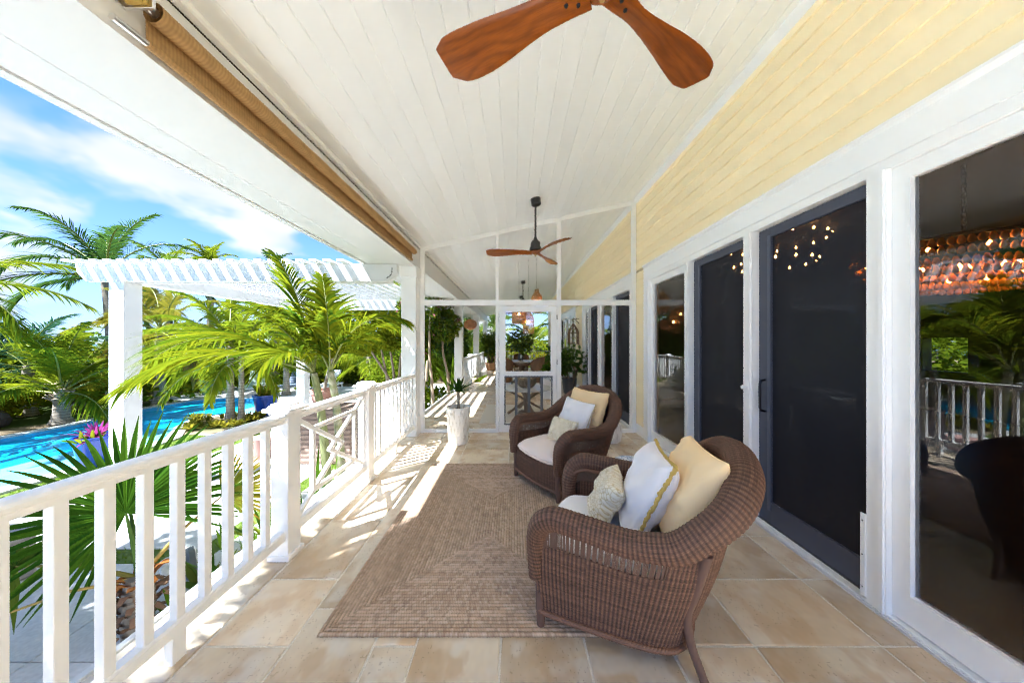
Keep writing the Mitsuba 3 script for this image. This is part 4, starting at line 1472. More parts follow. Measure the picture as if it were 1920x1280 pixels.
# ------------------------------------------------------------------ beyond the partition
ct = thing('round_table', 'round grey topped table with crossed wooden legs beyond the partition door', 'table')
tx, ty = 0.26, 6.05
m = MB((0.50, 0.49, 0.47))
m.lathe([(0, 0.515), (0.48, 0.515), (0.50, 0.522), (0.50, 0.548), (0.49, 0.556), (0, 0.556)], (tx, ty, 0), 56)
put(m, 'tabletop', 'satin', ct, smooth=40)
m = MB((0.17, 0.12, 0.085))
m.tube([(tx, ty, 0.06), (tx, ty, 0.51)], 0.05, 14)
put(m, 'pedestal', 'satin', ct, smooth=40)
for a in (0.35, 0.35 + PI / 2):
    for s_ in (1, -1):
        m = MB((0.19, 0.135, 0.095))
        d = np.array([math.cos(a), math.sin(a), 0]) * s_
        m.bar(np.array([tx, ty, 0.0]) + d * 0.40 + [0, 0, 0.05], np.array([tx, ty, 0]) - d * 0.36 + [0, 0, 0.49], 0.05, 0.04, ch=0.004)
        put(m, 'brace', 'satin', ct)
m = MB((0.17, 0.12, 0.085))
m.lathe([(0, 0), (0.17, 0), (0.18, 0.02), (0.16, 0.055), (0.06, 0.065), (0, 0.065)], (tx, ty, 0), 32)
put(m, 'foot', 'satin', ct, smooth=40)
m = MB((0.60, 0.55, 0.47))
m.box((-0.62, 5.35, -0.001), (1.05, 6.95, 0.010), 0.003)
put(m, 'pale_rug', 'matt', label='pale flat rug under the round table beyond the partition', cat='rug')


def lattice_lathe(m, prof, at, nh=14, turns=0.6, r=0.004, hoops=9, seg=16):
    prof = np.asarray(prof, float)
    s = np.linspace(0, 1, seg)
    k = np.linspace(0, 1, len(prof))
    R, Z = np.interp(s, k, prof[:, 0]), np.interp(s, k, prof[:, 1])
    for sg in (1, -1):
        for i in range(nh):
            a = 2 * PI * (i / nh + sg * turns * s)
            m.tube(np.stack([at[0] + R * np.cos(a), at[1] + R * np.sin(a), at[2] + Z], 1), r, 4, cap=False)
    for q in np.linspace(0, 1, hoops):
        a = np.linspace(0, 2 * PI, 25)
        rr_, zz_ = np.interp(q, k, prof[:, 0]), np.interp(q, k, prof[:, 1])
        m.tube(np.stack([at[0] + rr_ * np.cos(a), at[1] + rr_ * np.sin(a), at[2] + zz_ + 0 * a], 1), r * 1.2, 4, cap=False)


m = MB((0.22, 0.17, 0.12))
lattice_lathe(m, [(0.11, 0.0), (0.17, 0.05), (0.19, 0.11), (0.185, 0.18)], (tx - 0.0, ty - 0.05, 0.557), 16, 0.3, 0.008, 6)
bsk = put(m, 'wicker_bowl', 'matt', label='woven bowl of dried pods on the round table', cat='bowl', smooth=True)
m = MB((0.5, 0.42, 0.3))
for i in range(26):
    a, q = rr.uniform(0, 2 * PI), 0.15 * math.sqrt(rr.random())
    d = nrm(rr.normal(0, 1, 3) * [1, 1, 0.5])
    c = np.array([tx + q * math.cos(a), ty - 0.05 + q * math.sin(a), 0.70 + 0.05 * rr.random()])
    m.tube([c - d * 0.05, c, c + d * 0.05], [0.008, 0.024, 0.008], 7, col=np.array([0.5, 0.42, 0.3]) * rr.uniform(0.6, 1.3))
put(m, 'dried_pods', 'matt', bsk, smooth=True, kind='stuff')

scene['warm_glow'] = {'type': 'twosided', 'inner': {'type': 'diffuse', 'reflectance': rgb(0.6, 0.5, 0.35)}}
GLOW = {'type': 'area', 'radiance': rgb(4.0, 2.0, 0.6)}


def pendant(x, y, z0, prof, label, r=0.0045, nh=20, bulb=True, turns=0.7, hoops=12):
    t = thing('pendant_lamp', label, 'lamp')
    h = max(p[1] for p in prof)
    m = MB((0.36, 0.215, 0.10))
    lattice_lathe(m, prof, (x, y, z0), nh, turns, r, hoops, 20)
    put(m, 'woven_shade', 'matt', t, smooth=True)
    m = MB((0.30, 0.28, 0.25))
    m.tube([(x, y, z0 + h * 0.55), (x, y, z0 + h + 0.02), (x, y, ceil_z(x))], 0.0035, 5)
    put(m, 'cord', 'matt', t)
    m = MB((0.6, 0.5, 0.35))
    m.lathe([(0, -0.035), (0.02, -0.03), (0.028, -0.01), (0.024, 0.012), (0.012, 0.03), (0, 0.034)], (x, y, z0 + h * 0.5), 14)
    k = put(m, 'bulb', 'warm_glow', t, smooth=True)
    scene[k]['emitter'] = GLOW


BOT1 = [(0.115, 0.0), (0.128, 0.10), (0.130, 0.24), (0.122, 0.36), (0.085, 0.43), (0.05, 0.47), (0.045, 0.54)]
pendant(0.545, 7.0, 2.15, BOT1, 'bottle shaped rattan pendant lamp hanging highest, above the door transom')
pendant(0.125, 7.0, 1.90, [(0.155, 0.0), (0.16, 0.06), (0.16, 0.30), (0.15, 0.33), (0.05, 0.36), (0.045, 0.44)], 'drum shaped rattan pendant lamp left of the other two', r=0.007, nh=26)
pendant(0.345, 6.9, 1.66, [(0.12, 0.0), (0.128, 0.10), (0.128, 0.30), (0.11, 0.38), (0.06, 0.45), (0.05, 0.53)], 'open mesh bottle pendant lamp hanging lowest', r=0.0032, nh=14)

dt = thing('dining_table', 'round dining table with brown edge set with glassware at the far end of the porch', 'table')
m = MB((0.55, 0.50, 0.45))
m.lathe([(0, 0.74), (0.66, 0.74), (0.70, 0.75), (0.70, 0.775), (0.68, 0.785), (0, 0.785)], (0.30, 11.0, 0), 48)
put(m, 'tabletop', 'satin', dt, smooth=40)
m = MB((0.15, 0.085, 0.05))
m.lathe([(0.655, 0.66), (0.702, 0.66), (0.704, 0.742), (0.655, 0.742)], (0.30, 11.0, 0), 48)
put(m, 'edge', 'satin', dt, smooth=40)
m = MB((0.15, 0.085, 0.05))
m.lathe([(0, 0), (0.35, 0), (0.34, 0.05), (0.12, 0.12), (0.09, 0.4), (0.14, 0.70), (0, 0.74)], (0.30, 11.0, 0), 24)
put(m, 'pedestal', 'satin', dt, smooth=40)


def dining_chair(x, y, ang, label):
    c = thing('dining_chair', label, 'chair', 'brown woven tub chairs round the dining table')
    M = frame_mat(x, y, ang)
    a = np.linspace(-2.1, 2.1, 30)
    zt = 0.98 - 0.26 * (np.abs(a) / 2.1) ** 2.2
    V = []
    for q in np.linspace(0, 1, 8):
        rad_ = 0.27 + 0.06 * q
        V.append(np.stack([rad_ * np.sin(a), 0.05 + rad_ * np.cos(a), 0.12 + (zt - 0.12) * q], 1))
    V = np.array(V)
    m = MB((0.22, 0.12, 0.065))
    m.grid(V)
    m.tube(V[-1], 0.02, 8)
    m.xf(M)
    put(m, 'shell', 'matt', c, smooth=50)
    m = MB((0.22, 0.12, 0.065))
    m.lathe([(0, 0.36), (0.27, 0.36), (0.28, 0.40), (0.26, 0.45), (0, 0.46)], (0, 0.03, 0), 24, col=(0.5, 0.42, 0.33))
    m.xf(M)
    put(m, 'seat', 'matt', c, smooth=40)
    for sx in (-1, 1):
        for sy in (-1, 1):
            m = MB((0.12, 0.07, 0.04))
            m.tube([(sx * 0.2, 0.05 + sy * 0.2, 0), (sx * 0.19, 0.05 + sy * 0.19, 0.36)], 0.02, 8)
            m.xf(M)
            put(m, 'leg', 'matt', c, smooth=40)


dining_chair(0.86, 10.15, -2.45, 'brown woven tub chair at the right front of the far dining table')
dining_chair(-0.30, 10.2, 2.5, 'brown woven tub chair at the left front of the far dining table')
dining_chair(0.3, 12.05, 0.0, 'brown woven tub chair on the far side of the dining table')
for i, (a, q) in enumerate(((0.4, 0.5), (1.7, 0.5), (2.8, 0.48), (4.0, 0.5), (5.3, 0.5), (4.6, 0.3))):
    m = MB((0.8, 0.82, 0.84))
    m.lathe([(0, 0), (0.035, 0), (0.006, 0.01), (0.005, 0.09), (0.035, 0.13), (0.04, 0.19), (0.034, 0.22)], (0.30 + q * math.cos(a), 11 + q * math.sin(a), 0.786), 14)
    put(m, 'wine_glass', 'satin', smooth=True, label='small wine glass on the far dining table, ' + ('rightmost', 'at the back in the middle', 'leftmost', 'front left', 'front right', 'nearest the middle')[i], cat='glass', group='wine glasses on the far dining table')
m = MB((0.10, 0.10, 0.11))
m.lathe([(0, 0), (0.07, 0), (0.11, 0.06), (0.10, 0.18), (0.05, 0.27), (0.06, 0.31), (0.05, 0.31), (0.04, 0.27), (0, 0.26)], (0.26, 11.0, 0.786), 24)
put(m, 'vase', 'satin', smooth=True, label='dark vase holding greenery on the far dining table', cat='vase')
r5 = np.random.default_rng(51)
bq = thing('greenery', 'bunch of leafy green branches standing in the dark vase', 'plant')
lf = MB()
p, d = blob(r5, 520, (0.26, 11.0, 1.50), (0.48, 0.48, 0.46), 0.1)
leaves(lf, p, r5, 0.15, ((0.05, 0.09, 0.012), (0.13, 0.17, 0.02)), out=d, asp=0.3)
put(lf, 'foliage', 'leaf', bq)
m = MB((0.08, 0.09, 0.03))
for i in range(9):
    a = i * 0.7
    m.tube([(0.26, 11.0, 1.0), (0.26 + 0.1 * math.cos(a), 11 + 0.1 * math.sin(a), 1.25), (0.26 + 0.26 * math.cos(a), 11 + 0.26 * math.sin(a), 1.55)], [0.008, 0.007, 0.004], 5)
put(m, 'stem', 'matt', bq)

ln = thing('wall_lantern', 'rusty arched cage lantern hanging from a wall bracket beyond the partition', 'lantern')
lx, ly, lz = 1.80, 9.02, 1.40
RUST = (0.16, 0.095, 0.055)
m = MB(RUST)
m.tube([(XR - 0.01, ly, 2.16), (lx, ly, 2.16), (lx - 0.05, ly, 2.13)], 0.010, 6)
m.tube([(XR - 0.01, ly, 2.02), (lx + 0.05, ly, 2.15)], 0.008, 6)
m.tube([(lx, ly, 2.16), (lx, ly, 2.02)], 0.006, 6)
put(m, 'bracket', 'matt', ln, smooth=40)
m = MB(RUST)
m.box((lx - 0.15, ly - 0.15, lz), (lx + 0.15, ly + 0.15, lz + 0.035), 0.005)
put(m, 'base', 'matt', ln)
for sx in (-1, 0, 1):
    for sy in (-1, 0, 1):
        if sx or sy:
            m = MB(RUST)
            m.tube([(lx + sx * 0.135, ly + sy * 0.135, lz + 0.03), (lx + sx * 0.135, ly + sy * 0.135, lz + 0.34), (lx + sx * 0.10, ly + sy * 0.10, lz + 0.45), (lx + sx * 0.02, ly + sy * 0.02, lz + 0.60)], 0.013, 6)
            put(m, 'rib', 'matt', ln, smooth=40)
m = MB(RUST)
for z_, q in ((0.34, 0.135), (0.45, 0.10), (0.2, 0.135)):
    m.tube([(lx - q, ly - q, lz + z_), (lx + q, ly - q, lz + z_), (lx + q, ly + q, lz + z_), (lx - q, ly + q, lz + z_), (lx - q, ly - q, lz + z_)], 0.010, 6)
m.lathe([(0.02, 0), (0.03, 0.02), (0.006, 0.04)], (lx, ly, lz + 0.59), 10)
put(m, 'hoop', 'matt', ln, smooth=40)

m = MB((0.07, 0.07, 0.075))
m.lathe([(0, 0), (0.14, 0), (0.17, 0.03), (0.21, 0.40), (0.215, 0.44), (0.19, 0.44), (0.185, 0.39), (0, 0.38)], (1.60, 8.55, 0), 32)
put(m, 'dark_pot', 'matt', smooth=40, label='dark grey pot on the floor under the hanging lantern', cat='pot')
shrub('potted_shrub', 'bushy dark green plant in the dark pot under the lantern', 'plant', (1.62, 8.5, 0.78), (0.55, 0.5, 0.5), 620, np.random.default_rng(61), 0.15, ((0.04, 0.10, 0.015), (0.09, 0.16, 0.02)), lumps=9, stems=7, hollow=0.15, asp=0.3)
m = MB((0.80, 0.80, 0.79))
m.box((0.76, 7.65, 0.0), (1.04, 7.93, 0.56), 0.012)
put(m, 'white_box_planter', 'satin', label='tall white square planter seen through the partition door guard bars', cat='planter')
lf = MB()
sp = thing('leafy_plant', 'small leafy plant spilling from the tall white square planter', 'plant')
p, d = blob(r5, 360, (0.98, 7.78, 0.70), (0.26, 0.22, 0.16), 0.2)
leaves(lf, p, r5, 0.11, (G_DARK, G_MID), out=d)
put(lf, 'foliage', 'leaf', sp)
lf = MB()
sp = thing('low_plant', 'low green plant with upright leaves right behind the far armchair, beyond the partition', 'plant')
stalks(lf, (1.62, 5.6, 0.22), 26, r5, 0.55, 0.03, (G_DARK, G_MID), 0.5, 0.08, 0.4)
put(lf, 'foliage', 'leaf', sp)
m = MB((0.6, 0.58, 0.55))
m.lathe([(0, 0), (0.10, 0), (0.14, 0.10), (0.13, 0.23), (0.115, 0.23), (0.11, 0.2), (0, 0.2)], (1.62, 5.6, 0), 24)
put(m, 'small_pot', 'matt', smooth=40, label='small pale pot under the low plant beyond the partition', cat='pot')
m = MB((0.47, 0.26, 0.14))
m.lathe([(0, 0), (0.20, 0), (0.24, 0.05), (0.30, 0.36), (0.32, 0.40), (0.28, 0.40), (0.27, 0.36), (0, 0.34)], (-1.18, 15.6, 0), 28)
put(m, 'terracotta_pot', 'matt', smooth=40, label='terracotta pot at the far left corner of the porch beside the railing', cat='pot')
shrub('potted_tree', 'tall bright green plant in the terracotta pot at the far corner of the porch', 'plant', (-1.18, 15.6, 1.25), (0.46, 0.46, 0.95), 900, np.random.default_rng(62), 0.24, ((0.08, 0.15, 0.015), (0.20, 0.24, 0.02)), lumps=8, stems=6, hollow=0.15, asp=0.3)
m = MB((0.55, 0.23, 0.10))
lattice_lathe(m, [(0.04, 0), (0.20, 0.08), (0.24, 0.2), (0.2, 0.32), (0.05, 0.38)], (-1.62, 11.2, 1.93), 18, 0.4, 0.009, 8)
m.tube([(-1.62, 11.2, 2.3), (-1.62, 11.2, 2.63)], 0.004, 5)
put(m, 'hanging_basket', 'matt', smooth=True, label='round orange wicker ball hanging between the far columns', cat='basket')

# ------------------------------------------------------------------ the dim room behind the doors
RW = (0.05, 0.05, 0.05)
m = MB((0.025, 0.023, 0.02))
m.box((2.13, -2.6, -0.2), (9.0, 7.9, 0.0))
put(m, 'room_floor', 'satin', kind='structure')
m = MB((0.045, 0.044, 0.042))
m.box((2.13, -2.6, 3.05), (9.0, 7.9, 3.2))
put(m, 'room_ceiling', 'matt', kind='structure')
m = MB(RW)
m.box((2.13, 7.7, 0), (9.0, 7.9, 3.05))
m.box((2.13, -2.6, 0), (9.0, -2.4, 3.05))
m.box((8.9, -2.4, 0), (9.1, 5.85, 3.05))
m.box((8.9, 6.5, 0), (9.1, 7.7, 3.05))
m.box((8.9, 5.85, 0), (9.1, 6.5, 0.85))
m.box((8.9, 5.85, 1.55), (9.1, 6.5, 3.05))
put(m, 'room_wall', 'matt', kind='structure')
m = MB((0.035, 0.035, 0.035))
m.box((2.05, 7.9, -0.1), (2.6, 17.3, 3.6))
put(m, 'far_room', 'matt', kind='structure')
for i, (fx, fz, s_) in enumerate(((4.95, 2.10, 0.30), (5.75, 1.98, 0.34), (5.0, 1.72, 0.30))):
    m = MB((0.035, 0.035, 0.035))
    t = np.linspace(0, 2 * PI, 24, endpoint=False)
    body = [(fx + s_ * math.cos(a), fz + 0.13 * math.sin(a)) for a in t]
    m.add(*(lambda q: (np.array([[v[0], 7.69 - v[2], v[1]] for v in q.vertices]), np.array(q.faces)))(trimesh.creation.extrude_polygon(Polygon(body).union(Polygon([(fx - s_ * 0.8, fz), (fx - s_ * 1.45, fz + 0.13), (fx - s_ * 1.3, fz), (fx - s_ * 1.45, fz - 0.13)])), 0.02, engine='earcut')))
    put(m, 'fish_plaque', 'matt', label=('dark fish plaque, upper left on the room wall behind the screen door', 'dark fish plaque, rightmost on the room wall behind the screen door', 'dark fish plaque, lower left on the room wall behind the screen door')[i], cat='wall decoration')
m = MB((0.035, 0.035, 0.035))
m.lathe([(0, 0), (0.26, 0), (0.25, 0.02), (0, 0.025)], (0, 0, 0), 28)
m.xf(np.array([[1, 0, 0, 5.55], [0, 0, -1, 7.69], [0, 1, 0, 1.58], [0, 0, 0, 1.0]]))
put(m, 'round_plaque', 'matt', label='dark round plaque among the fish on the room wall behind the screen', cat='wall decoration')
rc = thing('ring_chandelier', 'two tier black ring chandelier with small lit bulbs behind the screen doors', 'chandelier')
cxx, cyy = 4.02, 4.62
for z_, R_ in ((3.02 - 0.07, 0.62), (2.62, 0.50)):
    a = np.linspace(0, 2 * PI, 41)
    m = MB(BLACK)
    m.tube(np.stack([cxx + R_ * np.cos(a), cyy + R_ * np.sin(a), z_ + 0 * a], 1), 0.022, 8)
    put(m, 'ring', 'satin', rc, smooth=40)
m = MB((0.6, 0.5, 0.3))
for z_, R_, n in ((2.95, 0.62, 16), (2.62, 0.50, 14)):
    for i in range(n):
        a = 2 * PI * i / n
        m.lathe([(0, 0.02), (0.011, 0.026), (0.015, 0.042), (0.009, 0.058), (0, 0.07)], (cxx + R_ * math.cos(a), cyy + R_ * math.sin(a), z_), 8)
k = put(m, 'bulbs', 'warm_glow', rc, smooth=True, kind='stuff')
scene[k]['emitter'] = {'type': 'area', 'radiance': rgb(6.5, 3.0, 0.7)}
m = MB(BLACK)
for i in range(4):
    a = PI / 4 + i * PI / 2
    m.tube([(cxx + 0.6 * math.cos(a), cyy + 0.6 * math.sin(a), 2.95), (cxx, cyy, 3.05)], 0.006, 5)
    m.tube([(cxx + 0.5 * math.cos(a), cyy + 0.5 * math.sin(a), 2.62), (cxx + 0.6 * math.cos(a), cyy + 0.6 * math.sin(a), 2.95)], 0.006, 5)
put(m, 'hanger', 'satin', rc)
sc = thing('shell_chandelier', 'wide glowing shell chandelier on a chain behind the nearest glass door', 'chandelier')
qx, qy, qz = 3.95, 2.62, 2.02
m = MB((0.50, 0.22, 0.05))
for tier, (rx_, ry_, z_) in enumerate(((0.80, 0.55, 0.20), (0.77, 0.53, 0.13), (0.70, 0.48, 0.06), (0.60, 0.41, 0.0), (0.48, 0.33, -0.05), (0.34, 0.23, -0.10))):
    n = int(92 * rx_ / 0.8)
    for i in range(n):
        a = 2 * PI * (i + 0.5 * (tier % 2)) / n
        c = np.array([qx + rx_ * math.cos(a), qy + ry_ * math.sin(a), qz + z_ + rr.normal(0, 0.004)])
        m.lathe([(0.0, 0.040), (0.010, 0.036), (0.021, 0.005), (0.018, -0.018), (0.0, -0.026)], c, 6, col=np.array([0.52, 0.19, 0.03]) * rr.uniform(0.5, 1.25))
put(m, 'shells', 'satin', sc, smooth=True, kind='stuff')
m = MB(BLACK)
for (rx_, ry_, z_) in ((0.80, 0.55, 0.25), (0.70, 0.47, 0.15)):
    a = np.linspace(0, 2 * PI, 41)
    m.tube(np.stack([qx + rx_ * np.cos(a), qy + ry_ * np.sin(a), qz + z_ + 0 * a], 1), 0.014, 6)
put(m, 'frame', 'satin', sc, smooth=True)
for i in range(18):
    m = MB(BLACK)
    zz_ = 2.99 - i * 0.042
    a = np.linspace(0, 2 * PI, 11)
    e = np.array([1, 0, 0]) if i % 2 else np.array([0, 1, 0])
    m.tube(np.array([qx, qy, zz_]) + np.outer(np.cos(a) * 0.016, e) + np.outer(np.sin(a) * 0.029, [0, 0, 1]), 0.0045, 5, cap=False)
    put(m, 'chain_link', 'satin', sc, smooth=True)
m = MB((0.6, 0.5, 0.3))
for i in range(26):
    a = 2 * PI * i / 26
    q = 0.70 if i % 2 else 0.52
    m.lathe([(0, -0.03), (0.02, 0), (0, 0.035)], (qx + q * math.cos(a), qy + 0.68 * q * math.sin(a), qz + (0.165 if i % 2 else 0.03)), 7)
k = put(m, 'bulbs', 'warm_glow', sc, smooth=True, kind='stuff')
scene[k]['emitter'] = {'type': 'area', 'radiance': rgb(8.0, 2.9, 0.45)}
# ================================================================== garden ground, deck and pool
from shapely.geometry import box as sbox
from shapely.ops import unary_union
import shapely

POOL = Polygon([(-12.4, -4), (-12.45, 8.5), (-13.0, 10.5), (-12.9, 12.0), (-12.2, 12.5), (-10.6, 12.5), (-9.2, 11.2), (-8.65, 10.3), (-8.7, 9.8), (-9.3, 9.75), (-9.9, 9.2), (-9.35, 8.2), (-8.45, 7.2), (-8.25, 5.7), (-8.1, -4)])
POOL = POOL.buffer(0.25).buffer(-0.5).buffer(0.25)
COPE = POOL.buffer(0.30).difference(POOL)
BED = Polygon([(-9.95, 9.3), (-9.4, 8.35), (-8.6, 7.5), (-7.7, 7.75), (-7.5, 8.7), (-8.0, 9.6), (-9.2, 9.95)])


def flat(poly, z, name, mat, kind='structure', parent=None, t=0.0, col=(0.5, 0.5, 0.5), **k):
    m = MB(col)
    for g in getattr(poly, 'geoms', [poly]):
        if g.area < 1e-4:
            continue
        e = trimesh.creation.extrude_polygon(g, max(t, 0.01), engine='earcut')
        m.add(np.array(e.vertices) + [0, 0, z - max(t, 0.01)], np.array(e.faces))
    return put(m, name, mat, parent, kind=kind, **k)


HOUSE = sbox(-1.88, -30, 12, 17.4)
GROUND = sbox(-75, -60, 60, 75)
DECK = unary_union([sbox(-8.1, -6, -1.9, 17.0), sbox(-15, 12.2, -1.9, 16.0)])
flat(GROUND.difference(POOL.buffer(0.02)), GZ - 0.03, 'ground', 'soil')
m = MB((0.02, 0.10, 0.17))
m.box((-2600, -2600, -7.2), (2600, 2600, -7.0))
put(m, 'sea', 'gloss', kind='structure')
flat(POOL, GZ - 0.10, 'pool_water', 'water', t=0.01)
flat(POOL.buffer(0.03).difference(POOL), GZ + 0.0, 'pool_wall', 'gloss', t=0.3, col=(0.05, 0.36, 0.60))
cope = flat(COPE.difference(POOL.buffer(0.03)), GZ + 0.035, 'pool_coping', 'paving', t=0.06)
strips = [sbox(-3.58, 3.28, -3.34, 12.0), sbox(-7.2, 3.18, -3.58, 3.40), POOL.buffer(0.78).difference(POOL.buffer(0.30)).intersection(sbox(-8.6, -4, -6, 7.6)), sbox(-6.72, 6.0, -6.42, 8.2)]
LAWN = unary_union(strips).difference(BED)
flat(DECK.difference(POOL.buffer(0.3)).difference(LAWN).difference(BED), GZ - 0.012, 'pool_deck', 'grout', t=0.02)
flat(LAWN, GZ - 0.004, 'lawn', 'matt', t=0.02, col=(0.10, 0.15, 0.025))
flat(BED, GZ + 0.01, 'planting_bed', 'soil', t=0.04)
pav = DECK.difference(POOL.buffer(0.305)).difference(LAWN.buffer(0.004)).difference(BED.buffer(0.01)).difference(HOUSE)
rp = np.random.default_rng(31)
xs_ = [-15, -13.4, -11.8, -10.2, -8.62, -7.6, -6.58, -5.07, -3.57, -1.9]
y = -5.0
row = 0
while y < 15.9:
    for a, b in zip(xs_[:-1], xs_[1:]):
        g = sbox(a + 0.005, y + 0.005, b - 0.005, y + 1.195).intersection(pav)
        for h in getattr(g, 'geoms', [g]):
            if h.geom_type == 'Polygon' and h.area > 0.02:
                m = MB()
                e = trimesh.creation.extrude_polygon(h, 0.03, engine='earcut')
                m.add(np.array(e.vertices) + [0, 0, GZ - 0.03 + rp.uniform(-0.0015, 0.0015)], np.array(e.faces), uv=(rp.random(), rp.random()))
                put(m, 'paver', 'paving', 'pool_deck')
    y += 1.2
pts = []
while len(pts) < 26000:
    q = rp.uniform((-8.6, -1), (-3.3, 12), (60000, 2))
    pts = q[shapely.contains_xy(LAWN, q[:, 0], q[:, 1])][:26000]
    break
q = np.c_[pts, np.full(len(pts), GZ - 0.004)]
m = MB()
D = nrm(rp.normal(0, 0.35, (len(q), 3)) + [0, 0, 1.0])
W = nrm(np.cross(D, rp.normal(0, 1, (len(q), 3))))
k = rp.random((len(q), 1))
blades(m, q, D, W, rp.uniform(0.03, 0.06, len(q)), 0.005, np.array(G_MID) * (1 - k) + np.array(G_LIME) * k, np.array(G_MID) * (1 - k) + np.array(G_LIME) * k, 0.2, 2, (1.0, 0.8))
put(m, 'grass', 'leaf', kind='stuff', label='short green grass strips between the pale deck pavers', cat='grass')

# ------------------------------------------------------------------ pergola
pg = thing('pergola', 'white timber pergola with closely spaced slats beside the pool', 'pergola')


def pb(x0, x1, y0, y1, z0, z1, n, ch=0.005):
    m = MB()
    m.box((x0, y0, z0), (x1, y1, z1), ch)
    put(m, n, 'weathered_paint', pg)


BTOP = 2.63
for (x, y) in ((-5.99, 4.615), (-5.99, 8.50)):
    pb(x - 0.115, x + 0.115, y - 0.115, y + 0.115, GZ - 0.05, 2.36, 'post')
    pb(x - 0.122, x + 0.122, y - 0.122, y + 0.122, 2.361, 2.372, 'cap_trim', 0.002)
for yy in (4.494, 8.38):
    m = MB()
    m.prism([(-6.44, 2.372), (-1.88, 2.372), (-1.76, 2.47), (-1.76, BTOP), (-6.60, BTOP), (-6.57, 2.50)], yy, yy + 0.075)
    m.prism([(-6.10, 2.373), (-1.90, 2.373), (-1.90, BTOP - 0.002), (-6.10, BTOP - 0.002)], yy + 0.165, yy + 0.235)
    put(m, 'cross_beam', 'weathered_paint', pg)
pb(-6.10, -5.88, 4.735, 8.37, 2.373, 2.56, 'side_beam')
x = -6.52
while x < -2.40:
    pb(x - 0.050, x + 0.050, 4.33, 8.95, BTOP + 0.001, BTOP + 0.034, 'slat', 0.002)
    x += 0.2
m = MB((0.05, 0.05, 0.055))
m.tube([(-1.80, 4.42, 2.55), (-1.80, 4.42, 2.47), (-1.84, 4.42, 2.43), (-1.88, 4.42, 2.40)], 0.006, 6)
put(m, 'hook', 'matt', pg, smooth=40)

# ------------------------------------------------------------------ palm beside the railing with two stems
r1 = np.random.default_rng(101)
LIMEA, LIMEB = (0.095, 0.165, 0.010), (0.26, 0.27, 0.012)
pj = thing('twin_stem_palm', 'bright green feather palm with two slim ringed stems just outside the lattice railing', 'palm tree')
c1, c2 = np.array([-2.58, 3.86, 1.05]), np.array([-2.36, 3.84, 1.08])
for (b, c, mid) in (((-2.33, 3.80, GZ), c1, (-2.40, 3.82, -0.1)), ((-2.20, 3.86, GZ), c2, (-2.24, 3.86, 0.0))):
    P, _ = spline([b, mid, (np.array(mid) + c) / 2 + [0.02, 0, 0.05], c], 40)
    s = np.linspace(0, 1, 40)
    m = MB((0.25, 0.25, 0.14))
    m.tube(P, 0.062 - 0.022 * s, 16)
    cc = np.where((np.sin(P[:, 2] * 62) > 0.72)[:, None], np.array([[0.30, 0.28, 0.20]]), np.array([[0.20, 0.215, 0.095]]))
    m.c = [np.vstack([np.repeat(cc, 16, 0), cc[:1], cc[-1:]])]
    put(m, 'stem', 'matt', pj, smooth=True)
FR = [  # crown, azimuth, elevation, length, droop, side, leaflet length
    (c1, PI * 0.98, 1.42, 1.62, 0.45, 0.0, 0.68), (c1, PI * 1.02, 0.62, 2.25, 1.55, 0.05, 0.70), (c1, PI * 1.14, 0.45, 1.75, 1.25, 0.1, 0.60), (c1, PI * 0.80, 0.95, 1.70, 1.3, 0.0, 0.58),
    (c1, PI * 1.45, 0.9, 0.85, 2.0, 0.0, 0.42), (c1, PI * 0.6, 1.25, 1.3, 0.9, 0.0, 0.55), (c2, PI * 0.05, 1.28, 1.30, 1.75, 0.0, 0.50), (c2, PI * 0.75, 1.46, 1.35, 0.5, 0.0, 0.56),
    (c2, PI * 0.30, 1.05, 1.25, 1.3, 0.1, 0.50), (c2, -PI * 0.35, 1.38, 0.85, 0.8, 0.0, 0.40), (c2, PI * 0.5, 0.85, 1.3, 1.5, 0.0, 0.5), (c1, PI * 1.2, 1.2, 1.15, 0.95, 0.0, 0.5), (c2, PI * 1.1, 1.2, 1.2, 1.0, 0.0, 0.5)]
for i, (c, az, el, L, dr_, sd, ll) in enumerate(FR):
    lf, st = MB(), MB()
    frond(lf, st, c, az, el, L, dr_, r1, 48, ll * 1.05, 0.0155, (LIMEA, LIMEB) if i % 3 else ((0.06, 0.14, 0.012), LIMEB), (0.19, 0.21, 0.05), sag=0.55, bare=0.18, vee=0.55, lean=1.35, side=sd, thick=0.014, K=4)
    k = put(lf, 'frond', 'leaf', pj)
    put(st, 'stalk', 'satin', k, smooth=True)

